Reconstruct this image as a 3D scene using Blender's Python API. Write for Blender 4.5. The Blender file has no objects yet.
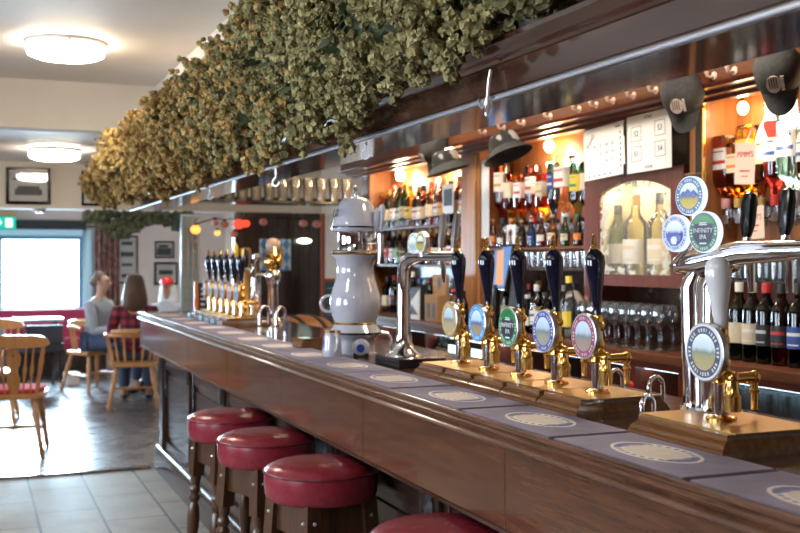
import bpy, bmesh, math, random
from math import sin, cos, pi, radians as R
from mathutils import Vector, Matrix, Euler
random.seed(11)
SC = bpy.context.scene
COL = SC.collection

# ------------------------------------------------------------------ materials
def newmat(name):
    m = bpy.data.materials.new(name); m.use_nodes = True
    nt = m.node_tree; nt.nodes.clear()
    out = nt.nodes.new('ShaderNodeOutputMaterial')
    return m, nt, out

def pbsdf(nt, out, col=(.5, .5, .5), rough=.5, metal=0, **kw):
    b = nt.nodes.new('ShaderNodeBsdfPrincipled')
    b.inputs['Base Color'].default_value = (*col, 1)
    b.inputs['Roughness'].default_value = rough
    b.inputs['Metallic'].default_value = metal
    for k, v in kw.items():
        b.inputs[k.replace('_', ' ')].default_value = v
    nt.links.new(b.outputs[0], out.inputs[0])
    return b

def mth(nt, op, a, b=None, clamp=False):
    n = nt.nodes.new('ShaderNodeMath'); n.operation = op; n.use_clamp = clamp
    for i, v in enumerate((a, b)):
        if v is None: continue
        if isinstance(v, (int, float)): n.inputs[i].default_value = v
        else: nt.links.new(v, n.inputs[i])
    return n.outputs[0]

def mixc(nt, fac, a, b):
    n = nt.nodes.new('ShaderNodeMix'); n.data_type = 'RGBA'
    for i, v in ((0, fac), (6, a), (7, b)):
        if isinstance(v, (int, float)): n.inputs[i].default_value = v
        elif isinstance(v, tuple): n.inputs[i].default_value = (*v, 1)
        else: nt.links.new(v, n.inputs[i])
    return n.outputs[2]

def objco(nt, scale=(1, 1, 1)):
    t = nt.nodes.new('ShaderNodeTexCoord'); mp = nt.nodes.new('ShaderNodeMapping')
    mp.inputs['Scale'].default_value = scale
    nt.links.new(t.outputs['Object'], mp.inputs[0])
    return mp.outputs[0]

def noise(nt, vec, scale=5, detail=4, rough=.6):
    n = nt.nodes.new('ShaderNodeTexNoise')
    n.inputs['Scale'].default_value = scale; n.inputs['Detail'].default_value = detail
    n.inputs['Roughness'].default_value = rough
    nt.links.new(vec, n.inputs['Vector'])
    return n.outputs[0]

def ramp(nt, fac, stops, interp='LINEAR'):
    n = nt.nodes.new('ShaderNodeValToRGB'); cr = n.color_ramp; cr.interpolation = interp
    while len(cr.elements) < len(stops): cr.elements.new(.5)
    for e, (p, c) in zip(cr.elements, stops):
        e.position = p; e.color = (*c, 1)
    nt.links.new(fac, n.inputs[0])
    return n.outputs[0]

def bump(nt, b, h, strength=.2, dist=.01):
    n = nt.nodes.new('ShaderNodeBump'); n.inputs['Strength'].default_value = strength
    n.inputs['Distance'].default_value = dist
    nt.links.new(h, n.inputs['Height']); nt.links.new(n.outputs[0], b.inputs['Normal'])

def plain(name, col, rough=.5, metal=0, **kw):
    m, nt, out = newmat(name); pbsdf(nt, out, col, rough, metal, **kw); return m

def mottled(name, c1, c2, rough=.6, scale=8, bmp=.15, metal=0, st=(1, 1, 1), dist=.005, **kw):
    m, nt, out = newmat(name); b = pbsdf(nt, out, c1, rough, metal, **kw)
    f = noise(nt, objco(nt, st), scale, 5)
    nt.links.new(ramp(nt, f, [(.3, c1), (.7, c2)]), b.inputs['Base Color'])
    if bmp: bump(nt, b, f, bmp, dist)
    return m

def wood(name, c1, c2, rough=.3, axis=1, scale=1.0, bmp=.06, coat=0.0):
    m, nt, out = newmat(name); b = pbsdf(nt, out, c1, rough)
    b.inputs['Coat Weight'].default_value = coat; b.inputs['Coat Roughness'].default_value = .07
    s = [22*scale]*3; s[axis] = 1.6*scale
    f = noise(nt, objco(nt, tuple(s)), 1.6, 6, .65)
    g = noise(nt, objco(nt, tuple(q*3 for q in s)), 3, 3, .6)
    k = mth(nt, 'ADD', mth(nt, 'MULTIPLY', f, .75), mth(nt, 'MULTIPLY', g, .25))
    nt.links.new(ramp(nt, k, [(.32, c1), (.68, c2)]), b.inputs['Base Color'])
    if bmp: bump(nt, b, k, bmp, .004)
    return m

def emit(name, col, strength):
    m, nt, out = newmat(name); e = nt.nodes.new('ShaderNodeEmission')
    e.inputs[0].default_value = (*col, 1); e.inputs[1].default_value = strength
    nt.links.new(e.outputs[0], out.inputs[0]); return m

def thinglass(name, tint, rough=.03, ior=1.5, haze=0.0, hazecol=(1, 1, 1)):
    """thin-walled glass: tinted see-through with fresnel reflection"""
    m, nt, out = newmat(name)
    t = nt.nodes.new('ShaderNodeBsdfTransparent'); t.inputs[0].default_value = (*tint, 1)
    g = nt.nodes.new('ShaderNodeBsdfGlossy'); g.inputs['Roughness'].default_value = rough
    g.inputs[0].default_value = (1, 1, 1, 1)
    fr = nt.nodes.new('ShaderNodeFresnel'); fr.inputs[0].default_value = ior
    mx = nt.nodes.new('ShaderNodeMixShader')
    nt.links.new(mth(nt, 'MULTIPLY', fr.outputs[0], 1.3, True), mx.inputs[0])
    nt.links.new(t.outputs[0], mx.inputs[1]); nt.links.new(g.outputs[0], mx.inputs[2])
    last = mx
    if haze:
        d = nt.nodes.new('ShaderNodeBsdfDiffuse'); d.inputs[0].default_value = (*hazecol, 1)
        m2 = nt.nodes.new('ShaderNodeMixShader'); m2.inputs[0].default_value = haze
        nt.links.new(mx.outputs[0], m2.inputs[1]); nt.links.new(d.outputs[0], m2.inputs[2]); last = m2
    nt.links.new(last.outputs[0], out.inputs[0]); return m

M = {}
M['cream'] = mottled('cream_plaster', (.76, .68, .58), (.71, .63, .53), .8, 4, .08)
M['ceil'] = mottled('ceiling_paint', (.80, .74, .68), (.76, .70, .64), .6, 3, .05)
M['darkwall'] = mottled('bounce_cutting_dark_red', (.20, .075, .06), (.17, .06, .05), .7, 4, .08)  # dark tone chosen for the unseen walls, to cut bounce and milky reflections
M['pinkwall'] = mottled('rear_wall_paint', (.66, .58, .56), (.60, .53, .51), .75, 4, .08)
M['bar'] = wood('bar_mahogany', (.022, .007, .004), (.085, .027, .012), .18, 1, 1, .10, .6)
M['apron'] = wood('apron_oak', (.050, .017, .008), (.150, .060, .028), .17, 1, 1.6, .10, .6)
M['dark'] = wood('dark_stained_wood', (.016, .009, .008), (.055, .026, .018), .24, 2, 1, .06, .35)
M['canopy'] = wood('canopy_mahogany', (.020, .009, .006), (.085, .036, .022), .16, 1, .8, .05, .8)
M['frame'] = wood('cabinet_mahogany', (.10, .018, .012), (.19, .045, .025), .3, 2, 1, .05, .4)
M['backwood'] = wood('backbar_oak', (.27, .092, .030), (.46, .195, .068), .4, 2, .8, .06, .2)
M['shelf'] = wood('shelf_wood', (.085, .028, .013), (.19, .072, .034), .42, 1, 1, .05, .05)
M['shelf'].node_tree.nodes['Principled BSDF'].inputs['Specular IOR Level'].default_value = .1
M['nosing'] = wood('worn_varnished_edge', (.035, .012, .006), (.19, .085, .045), .15, 1, 2.2, .35, .8)
M['pumpwood'] = wood('pump_block_wood', (.085, .032, .010), (.22, .095, .032), .16, 1, 2, .05, .8)
M['pine'] = wood('varnished_pine', (.46, .20, .06), (.66, .34, .13), .3, 2, 1, .05, .4)
M['stoolwood'] = wood('stool_oak', (.038, .015, .007), (.115, .052, .024), .3, 2, 1.5, .08, .4)
M['cask'] = wood('cask_wood', (.25, .10, .04), (.38, .18, .07), .4, 0, 1, .05)
M['vinyl'] = mottled('burgundy_vinyl', (.20, .014, .030), (.26, .026, .040), .27, 60, .06, 0, dist=.001, Coat_Weight=.15)
M['piping'] = plain('burgundy_piping', (.13, .008, .018), .35)
M['redcloth'] = mottled('red_cushion', (.50, .03, .05), (.60, .05, .07), .85, 40, .1)
M['crimson'] = mottled('crimson_upholstery', (.33, .02, .06), (.42, .03, .09), .7, 25, .1)
M['chrome'] = plain('chrome', (.82, .82, .84), .07, 1)
M['railsteel'] = plain('dull_steel', (.42, .42, .45), .42, 1)
M['steel'] = plain('brushed_steel', (.60, .60, .62), .28, 1)
M['brass'] = plain('polished_brass', (.86, .54, .16), .16, 1)
M['brassdk'] = plain('aged_brass', (.46, .26, .08), .34, 1)
M['navy'] = plain('navy_gloss', (.006, .008, .024), .07, 0, Coat_Weight=.6)
M['black'] = plain('black_gloss', (.010, .010, .012), .18)
M['blackm'] = plain('black_matt', (.016, .016, .018), .6)
M['fabric'] = mottled('black_cotton', (.030, .030, .033), (.052, .052, .056), .85, 60, .1)
M['white'] = plain('white_plastic', (.82, .82, .80), .4)
M['paper'] = plain('white_paper', (.86, .85, .83), .7)
M['ink'] = plain('dark_print', (.03, .03, .035), .6)
M['inkwhite'] = plain('white_print', (.88, .88, .86), .5)
M['porc'] = mottled('white_porcelain', (.45, .455, .53), (.48, .485, .55), .08, 3, 0, 0, Coat_Weight=.8)
M['porcwhite'] = plain('white_handle_porcelain', (.70, .71, .74), .1, 0, Coat_Weight=.6)
M['porcgrey'] = plain('grey_porcelain', (.55, .57, .60), .1, 0, Coat_Weight=.8)
M['gold'] = plain('gold_band', (.62, .40, .14), .22, 1)
M['blue'] = plain('blue_enamel', (.02, .06, .36), .2)
M['red'] = plain('red_gloss', (.55, .02, .02), .3)
M['green'] = plain('green_gloss', (.02, .22, .06), .3)
M['yellow'] = plain('yellow_gloss', (.75, .48, .03), .4)
M['orange'] = plain('orange_gloss', (.75, .22, .04), .4)
M['card'] = mottled('brown_cardboard', (.36, .20, .09), (.44, .26, .12), .85, 30, .05)
M['slate'] = mottled('slate_board', (.018, .022, .024), (.03, .034, .036), .7, 6, .05)
M['clear'] = thinglass('clear_glass', (.95, .97, .98), .04, 1.75, .035, (.8, .88, .95))
M['clearpint'] = thinglass('pint_glass', (.97, .97, .95), .05, 1.7, .10, (1, .95, .82))
M['pane'] = thinglass('window_glass', (.97, .98, 1.0), .02)
M['lampglass'] = emit('lamp_diffuser_glow', (1.0, .88, .70), 26.0)
M['warmbulb'] = emit('warm_bulb_glow', (1.0, .68, .34), 26.0)
M['bell'] = emit('lit_bell_glass', (1.0, .92, .74), 2.6)
M['redbulb'] = emit('red_bulb_glow', (1.0, .06, .03), 1.5)
M['orangebulb'] = emit('orange_bulb_glow', (1.0, .42, .08), 1.6)
M['dimbulb'] = plain('pink_bulb', (.70, .25, .20), .3)
M['signgreen'] = emit('sign_green', (.01, .42, .30), 1.1)
M['signwhite'] = emit('sign_white', (.8, 1, .95), 1.3)
M['rimglow'] = emit('badge_rim_glow', (.74, .82, 1.0), .95)
M['coolglow'] = emit('cool_lit_panel', (.60, .95, 1.0), 2.2)
M['skin'] = mottled('skin', (.52, .27, .19), (.58, .32, .23), .5, 20, .03)
M['hairbrown'] = mottled('brown_hair', (.055, .022, .010), (.11, .048, .022), .45, 40, .3, 0, (6, 6, 1))
M['hairdark'] = mottled('dark_blonde_hair', (.09, .055, .04), (.17, .11, .08), .5, 40, .3, 0, (6, 6, 1))
M['hairwhite'] = mottled('white_cloth', (.62, .64, .68), (.70, .72, .75), .7, 20, .1)
M['greycloth'] = mottled('grey_cardigan', (.30, .32, .37), (.38, .39, .43), .85, 40, .15)
M['jeans'] = mottled('denim', (.04, .06, .12), (.06, .09, .17), .8, 50, .1)
M['bluetrim'] = plain('blue_grey_cool_tint', (.14, .34, .48), .4)  # window frames: cool daylight put into the colour; cards share it
M['bluewhite'] = plain('pale_blue_cool_tint', (.50, .76, .90), .4)  # far window casing: blue cast of the daylight mixed into its colour

def plaid():
    m, nt, out = newmat('plaid_shirt'); b = pbsdf(nt, out, (.1, .01, .02), .85)
    sp = nt.nodes.new('ShaderNodeSeparateXYZ'); nt.links.new(objco(nt), sp.inputs[0])
    a = mth(nt, 'GREATER_THAN', mth(nt, 'SINE', mth(nt, 'MULTIPLY', sp.outputs[0], 75)), .1)
    c = mth(nt, 'GREATER_THAN', mth(nt, 'SINE', mth(nt, 'MULTIPLY', sp.outputs[2], 75)), .1)
    k = mth(nt, 'MULTIPLY', mth(nt, 'ADD', a, c), .5)
    nt.links.new(ramp(nt, k, [(0, (.33, .025, .06)), (.5, (.13, .012, .03)), (1, (.02, .012, .02))]), b.inputs['Base Color'])
    return m
M['plaid'] = plaid()

def curtainmat():
    m, nt, out = newmat('patterned_curtain'); b = pbsdf(nt, out, (.2, .05, .06), .85)
    v = nt.nodes.new('ShaderNodeTexVoronoi'); v.inputs['Scale'].default_value = 14
    nt.links.new(objco(nt), v.inputs['Vector'])
    nt.links.new(ramp(nt, v.outputs['Distance'], [(.25, (.34, .05, .07)), (.42, (.10, .05, .05)), (.6, (.26, .17, .13))]), b.inputs['Base Color'])
    return m
M['curtain'] = curtainmat()

def tiles(name, c1, c2, grout, bw, bh, rough, offs=.5, mort=.006, blot=.5):
    m, nt, out = newmat(name); b = pbsdf(nt, out, c1, rough)
    t = nt.nodes.new('ShaderNodeTexCoord'); mp = nt.nodes.new('ShaderNodeMapping')
    mp.inputs['Rotation'].default_value = (0, 0, R(90)); nt.links.new(t.outputs['Object'], mp.inputs[0])
    br = nt.nodes.new('ShaderNodeTexBrick'); nt.links.new(mp.outputs[0], br.inputs['Vector'])
    br.inputs['Scale'].default_value = 1; br.inputs['Brick Width'].default_value = bw
    br.inputs['Row Height'].default_value = bh; br.inputs['Mortar Size'].default_value = mort
    br.inputs['Mortar Smooth'].default_value = .3; br.offset = offs
    br.inputs['Color1'].default_value = (*c1, 1); br.inputs['Color2'].default_value = (*c2, 1)
    br.inputs['Mortar'].default_value = (*grout, 1)
    f = noise(nt, t.outputs['Object'], 3.5, 7, .65)
    shade = ramp(nt, f, [(.3, (.50, .50, .50)), (.7, (1.15, 1.12, 1.08))])
    mu = nt.nodes.new('ShaderNodeMix'); mu.data_type = 'RGBA'; mu.blend_type = 'MULTIPLY'
    mu.inputs[0].default_value = blot
    nt.links.new(br.outputs[0], mu.inputs[6]); nt.links.new(shade, mu.inputs[7])
    nt.links.new(mu.outputs[2], b.inputs['Base Color'])
    rr = mth(nt, 'ADD', mth(nt, 'MULTIPLY', f, .25), rough - .12)
    nt.links.new(rr, b.inputs['Roughness'])
    h = mth(nt, 'SUBTRACT', mth(nt, 'MULTIPLY', f, .3), br.outputs['Fac'])
    bump(nt, b, h, .14, .003)
    return m
M['tile'] = tiles('stone_tiles', (.36, .325, .29), (.29, .265, .24), (.045, .04, .038), .62, .335, .56, .5, .008, .9)
M['tile'].node_tree.nodes['Principled BSDF'].inputs['Specular IOR Level'].default_value = .3
M['slatefloor'] = tiles('dark_slate_floor', (.16, .15, .155), (.12, .11, .115), (.05, .045, .045), .6, .34, .27, .5, .005, .7)

def clipmat(name, ring, txt, sky, hill, field, rad, rim=(.8, .8, .82), rough=.42):
    """round badge face: rim, lettered ring, a small landscape; object XY is the face"""
    m, nt, out = newmat(name); b = pbsdf(nt, out, ring, .25)
    sp = nt.nodes.new('ShaderNodeSeparateXYZ'); nt.links.new(objco(nt, (1/rad, 1/rad, 1/rad)), sp.inputs[0])
    x, y = sp.outputs[0], sp.outputs[1]
    r = mth(nt, 'SQRT', mth(nt, 'ADD', mth(nt, 'MULTIPLY', x, x), mth(nt, 'MULTIPLY', y, y)))
    an = mth(nt, 'ARCTAN2', y, x)
    wob = noise(nt, objco(nt, (3/rad, .01, .01)), 1.5, 2)
    land = ramp(nt, mth(nt, 'ADD', mth(nt, 'ADD', mth(nt, 'MULTIPLY', y, .5), .42), mth(nt, 'MULTIPLY', wob, .16)),
                [(0, field), (.40, tuple(q*.8 for q in field)), (.50, hill), (.58, sky), (.8, tuple(min(1, q*1.3) for q in sky))], 'CONSTANT' if False else 'LINEAR')
    letters = mth(nt, 'MULTIPLY', mth(nt, 'MULTIPLY', mth(nt, 'GREATER_THAN', mth(nt, 'SINE', mth(nt, 'MULTIPLY', an, 34)), -.1),
                  mth(nt, 'GREATER_THAN', mth(nt, 'SINE', mth(nt, 'ADD', mth(nt, 'MULTIPLY', an, 8), 1)), -.75)),
                  mth(nt, 'MULTIPLY', mth(nt, 'GREATER_THAN', r, .73), mth(nt, 'LESS_THAN', r, .86)))
    ringc = mixc(nt, letters, ring, txt)
    c = mixc(nt, mth(nt, 'GREATER_THAN', r, .66), land, ringc)
    c = mixc(nt, mth(nt, 'GREATER_THAN', r, .93), c, rim)
    nt.links.new(c, b.inputs['Base Color']); b.inputs['Roughness'].default_value = rough; b.inputs['Specular IOR Level'].default_value = .5 if rough < .5 else .1
    return m

def logomat(name, bg, rx, ry):
    """bar mat: oval printed badge in the middle"""
    m, nt, out = newmat(name); b = pbsdf(nt, out, bg, .75)
    sp = nt.nodes.new('ShaderNodeSeparateXYZ'); nt.links.new(objco(nt, (1/rx, 1/ry, 1)), sp.inputs[0])
    x, y = sp.outputs[0], sp.outputs[1]
    r = mth(nt, 'SQRT', mth(nt, 'ADD', mth(nt, 'MULTIPLY', x, x), mth(nt, 'MULTIPLY', y, y)))
    an = mth(nt, 'ARCTAN2', y, x)
    f = noise(nt, objco(nt), 14, 4)
    base = ramp(nt, f, [(.3, bg), (.7, tuple(q*1.35 for q in bg))])
    pale = (.78, .71, .66)
    dots = mth(nt, 'MULTIPLY', mth(nt, 'GREATER_THAN', mth(nt, 'SINE', mth(nt, 'MULTIPLY', an, 26)), -.2),
               mth(nt, 'MULTIPLY', mth(nt, 'GREATER_THAN', r, .76), mth(nt, 'LESS_THAN', r, .88)))
    blob = mth(nt, 'MULTIPLY', mth(nt, 'GREATER_THAN', mth(nt, 'ABSOLUTE', y), .62), mth(nt, 'LESS_THAN', r, .92))
    ins = mixc(nt, dots, pale, (.25, .22, .34)); ins = mixc(nt, mth(nt, 'MULTIPLY', blob, .75), ins, (.06, .07, .30))
    inner = mixc(nt, noise(nt, objco(nt, (1, 1, 1)), 30, 3), (.62, .50, .42), (.80, .73, .66))
    ins = mixc(nt, mth(nt, 'LESS_THAN', r, .66), ins, inner)
    nt.links.new(mixc(nt, mth(nt, 'LESS_THAN', r, 1), base, ins), b.inputs['Base Color'])
    bump(nt, b, noise(nt, objco(nt), 220, 2), .3, .001)
    return m
M['mat'] = logomat('towelling_bar_mat', (.21, .185, .26), .062, .112)

def hopmat(name, c1, c2, c3):
    m, nt, out = newmat(name); b = pbsdf(nt, out, c1, .85)
    f = noise(nt, objco(nt), 26, 3); g = noise(nt, objco(nt), 2.2, 2)
    c = ramp(nt, f, [(.32, c1), (.52, c2), (.72, c3)])
    sp = nt.nodes.new('ShaderNodeSeparateXYZ'); nt.links.new(objco(nt), sp.inputs[0])
    nt.links.new(c, b.inputs['Base Color'])
    tr = nt.nodes.new('ShaderNodeBsdfTranslucent'); nt.links.new(c, tr.inputs[0])
    mx = nt.nodes.new('ShaderNodeMixShader'); mx.inputs[0].default_value = .18
    nt.links.new(b.outputs[0], mx.inputs[1]); nt.links.new(tr.outputs[0], mx.inputs[2])
    nt.links.new(mx.outputs[0], out.inputs[0])
    return m
HOPG = [((.10, .09, .035), (.20, .18, .075), (.32, .28, .13)), ((.16, .145, .06), (.31, .275, .12), (.46, .40, .19)), ((.24, .21, .09), (.42, .365, .17), (.60, .52, .27))]
HOPY = [((.20, .12, .035), (.36, .23, .07), (.50, .35, .13)), ((.30, .18, .05), (.50, .33, .11), (.66, .48, .20)), ((.40, .26, .08), (.62, .43, .17), (.78, .60, .30))]
for i in range(3):
    M['hop%d' % i] = hopmat('dried_hops_green_%d' % i, *HOPG[i]); M['hop%d' % (i + 3)] = hopmat('dried_hops_golden_%d' % i, *HOPY[i])
M['hopdark'] = hopmat('dried_hops_dark', (.07, .09, .06), (.14, .16, .10), (.22, .23, .15))
M['hopleaf'] = hopmat('dried_hop_leaf', (.05, .075, .04), (.08, .11, .055), (.13, .14, .07))
M['bine'] = plain('dried_bine_stem', (.12, .09, .04), .8)

GL = {'green': (.10, .34, .08), 'dark green': (.035, .10, .03), 'amber': (.86, .42, .06), 'clear': (.90, .92, .90), 'brown': (.30, .11, .03),
      'red': (.55, .04, .03), 'yellow': (.92, .70, .14), 'blue': (.22, .50, .74), 'black': (.03, .025, .03), 'pink': (.80, .42, .36),
      'orange': (.90, .30, .06), 'pale green': (.70, .84, .55), 'pale yellow': (.94, .86, .52), 'teal': (.42, .74, .72)}
for k, c in GL.items(): M['g_' + k] = thinglass('bottle_glass_' + k.replace(' ', '_'), c, .05)
LB = {'white': (.80, .78, .72), 'cream': (.72, .62, .42), 'black': (.02, .02, .02), 'red': (.55, .03, .03), 'blue': (.03, .08, .34), 'gold': (.55, .34, .08),
      'green': (.03, .20, .06), 'orange': (.75, .22, .04), 'yellow': (.82, .58, .06), 'silver': (.6, .6, .62), 'pink': (.70, .30, .30)}
for k, c in LB.items(): M['l_' + k] = plain('label_' + k, c, .5)

# ------------------------------------------------------------------ mesh builder
class MB:
    def __init__(s): s.v = []; s.f = []; s.m = []
    def add(s, vs, fs, m=0, mx=None):
        b = len(s.v)
        s.v += [tuple(mx @ Vector(p)) for p in vs] if mx is not None else [tuple(p) for p in vs]
        s.f += [tuple(b + i for i in f) for f in fs]; s.m += [m]*len(fs)
        return s
    def box(s, x0, x1, y0, y1, z0, z1, m=0, mx=None):
        vs = [(x, y, z) for z in (z0, z1) for y in (y0, y1) for x in (x0, x1)]
        return s.add(vs, [(0, 2, 3, 1), (4, 5, 7, 6), (0, 1, 5, 4), (2, 6, 7, 3), (0, 4, 6, 2), (1, 3, 7, 5)], m, mx)
    def lathe(s, prof, n=20, m=0, mx=None, sq=0, a0=0, a1=2*pi, sx=1, sy=1):
        full = abs(a1 - a0 - 2*pi) < 1e-6; cnt = n if full else n + 1
        vs, fs = [], []
        for (r, z) in prof:
            for i in range(cnt):
                a = a0 + (a1 - a0)*i/n; k = 1
                if sq: k = 1/((abs(cos(a))**sq + abs(sin(a))**sq)**(1/sq))
                vs.append((r*k*cos(a)*sx, r*k*sin(a)*sy, z))
        for j in range(len(prof) - 1):
            for i in range(n):
                a, b = j*cnt + i, j*cnt + (i + 1) % cnt
                fs.append((a, b, b + cnt, a + cnt))
        if full:
            if prof[0][0] > 1e-5: fs.append(tuple(range(cnt))[::-1])
            if prof[-1][0] > 1e-5: fs.append(tuple((len(prof) - 1)*cnt + i for i in range(cnt)))
        return s.add(vs, fs, m, mx)
    def tube(s, pts, r, n=10, m=0, mx=None, closed=False, flat=1):
        P = [Vector(p) for p in pts]; k = len(P)
        rs = r if isinstance(r, (list, tuple)) else [r]*k
        vs, fs = [], []; up = Vector((0, 0, 1)); prev = None
        for i, p in enumerate(P):
            if closed: t = P[(i + 1) % k] - P[i - 1]
            else: t = P[min(i + 1, k - 1)] - P[max(i - 1, 0)]
            t.normalize()
            if prev is None:
                a = up if abs(t.z) < .95 else Vector((1, 0, 0))
                u = t.cross(a).normalized()
            else: u = (prev - t*prev.dot(t)).normalized()
            w = t.cross(u); prev = u
            for j in range(n):
                q = 2*pi*j/n; vs.append(p + (u*cos(q) + w*sin(q)*flat)*rs[i])
        for i in range(k if closed else k - 1):
            for j in range(n):
                a, b = i*n + j, i*n + (j + 1) % n; i2 = (i + 1) % k
                fs.append((a, b, i2*n + (j + 1) % n, i2*n + j))
        if not closed:
            fs.append(tuple(range(n))[::-1]); fs.append(tuple((k - 1)*n + j for j in range(n)))
        return s.add(vs, fs, m, mx)
    def prism(s, poly, h0, h1, m=0, mx=None):
        """poly in XY extruded along Z"""
        n = len(poly)
        vs = [(x, y, h0) for x, y in poly] + [(x, y, h1) for x, y in poly]
        fs = [tuple(range(n))[::-1], tuple(range(n, 2*n))] + [(i, (i + 1) % n, n + (i + 1) % n, n + i) for i in range(n)]
        return s.add(vs, fs, m, mx)
    def sph(s, c, r, n=12, m=0, sx=1, sy=1, sz=1, mx=None):
        k = n//2
        pr = [(max(1e-6, r*sin(pi*i/k)), -r*cos(pi*i/k)*sz) for i in range(k + 1)]
        t = Matrix.Translation(c)
        return s.lathe(pr, n, m, (mx @ t) if mx is not None else t, 0, 0, 2*pi, sx, sy)
    def ring(s, c, rad, r, n=24, k=8, m=0, mx=None, axis='Z'):
        ps = []
        for i in range(n):
            a = 2*pi*i/n; q = (cos(a)*rad, sin(a)*rad)
            d = {'Z': (q[0], q[1], 0), 'X': (0, q[0], q[1]), 'Y': (q[0], 0, q[1])}[axis]
            ps.append((c[0] + d[0], c[1] + d[1], c[2] + d[2]))
        return s.tube(ps, r, k, m, mx, True)
    def build(s, name, mats, parent=None, loc=None, rot=None, bevel=0, ang=38, bseg=2):
        me = bpy.data.meshes.new(name); me.from_pydata(s.v, [], s.f)
        if not isinstance(mats, (list, tuple)): mats = [mats]
        for q in mats: me.materials.append(M[q] if isinstance(q, str) else q)
        me.polygons.foreach_set('material_index', s.m)
        bm = bmesh.new(); bm.from_mesh(me)
        if len(bm.verts) < 60000:
            bmesh.ops.remove_doubles(bm, verts=bm.verts, dist=1e-6)
            bmesh.ops.recalc_face_normals(bm, faces=bm.faces)
        if bevel:
            es = [e for e in bm.edges if len(e.link_faces) == 2 and e.calc_face_angle(0) > R(50)]
            bmesh.ops.bevel(bm, geom=es, offset=bevel, segments=bseg, affect='EDGES', profile=.6, clamp_overlap=True)
        bm.to_mesh(me); bm.free()
        me.shade_smooth(); me.set_sharp_from_angle(angle=R(ang))
        o = link(name, me, parent, loc, rot)
        if bevel: o.modifiers.new('weighted', 'WEIGHTED_NORMAL').keep_sharp = True
        return o

def link(name, data, parent=None, loc=None, rot=None):
    o = bpy.data.objects.new(name, data); COL.objects.link(o)
    if parent: o.parent = parent
    if loc is not None: o.location = loc
    if rot is not None: o.rotation_euler = rot
    return o

def tag(o, label, cat, group=None, kind=None):
    o['label'] = label; o['category'] = cat
    if group: o['group'] = group
    if kind: o['kind'] = kind
    return o

def T(name, label, cat, loc=(0, 0, 0), rz=0, group=None):
    o = link(name, None, None, loc, (0, 0, rz)); return tag(o, label, cat, group)

def S(name, mb, mats, **kw):
    o = mb.build(name, mats, **kw); o['kind'] = 'structure'; return o


def dup(o, loc, rz=None, label=None, group=None):
    r = o.copy(); COL.objects.link(r); r.location = loc
    if rz is not None: r.rotation_euler = (r.rotation_euler[0], r.rotation_euler[1], rz)
    if label: r['label'] = label
    if group: r['group'] = group
    for c in o.children:
        d = c.copy(); COL.objects.link(d); d.parent = r
        for g in c.children:
            e = g.copy(); COL.objects.link(e); e.parent = d
    return r

FACE = (R(90), 0, R(-90))     # a plate whose face looks at the customers' side (-X)
def text(name, body, size, mat, parent, loc, rot=FACE, ext=.0004, align='CENTER', sx=1):
    cu = bpy.data.curves.new(name, 'FONT'); cu.body = body; cu.size = size; cu.extrude = ext
    cu.align_x = align; cu.align_y = 'CENTER'; cu.resolution_u = 2
    t = bpy.data.objects.new('tmp', cu); COL.objects.link(t)
    bpy.context.view_layer.update()
    me = bpy.data.meshes.new_from_object(t.evaluated_get(bpy.context.evaluated_depsgraph_get()))
    bpy.data.objects.remove(t); bpy.data.curves.remove(cu)
    me.name = name; me.materials.clear(); me.materials.append(M[mat])
    o = link(name, me, parent, loc, rot)
    if sx != 1: o.scale = (sx, 1, 1)
    return o

ORD = ['first', 'second', 'third', 'fourth', 'fifth', 'sixth', 'seventh', 'eighth', 'ninth', 'tenth', 'eleventh', 'twelfth', 'thirteenth',
       'fourteenth', 'fifteenth', 'sixteenth', 'seventeenth', 'eighteenth', 'nineteenth', 'twentieth']
RX = lambda a: Matrix.Rotation(a, 4, 'X')
RY = lambda a: Matrix.Rotation(a, 4, 'Y')
RZ = lambda a: Matrix.Rotation(a, 4, 'Z')
TR = lambda x, y, z: Matrix.Translation((x, y, z))


XZ = Matrix(((1, 0, 0, 0), (0, 0, 1, 0), (0, 1, 0, 0), (0, 0, 0, 1)))   # extrude an (x, z) outline along y
def extr(mb, poly, y0, y1, m=0): return mb.prism(poly, y0, y1, m, XZ)

# ------------------------------------------------------------------ the room
YF = 7.27; FAR = 14.0; XL = -3.0; XR = 3.16; YB = -1.8
S('floor', MB().box(XL, XR, YB, YF, -.06, 0), 'tile')
S('floor', MB().box(XL, XR, YF, FAR, -.06, 0), 'slatefloor')
S('trim_1', MB().box(XL, 1.13, YF - .03, YF + .03, 0, .014), 'dark', bevel=.004)
S('ceiling', MB().box(XL, XR, YB, YF, 2.6, 2.66), 'ceil')
S('ceiling', MB().box(XL, XR, YF + .16, FAR, 2.28, 2.34), 'ceil')
S('beam', MB().box(XL, XR, YF, YF + .16, 2.28, 2.6), 'cream')
S('wall_above_bar', MB().box(1.16, 1.30, YB, YF, 1.86, 2.6), 'cream')
S('wall_middle', MB().box(XL, XR, 9.78, 10.08, 1.87, 2.28), 'cream')
S('wall_right', MB().box(XR, XR + .1, YB, FAR, -.06, 2.66), 'cream')
S('wall_behind', MB().box(XL - .1, XR + .1, YB - .1, YB, -.06, 2.66), 'darkwall')

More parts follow.
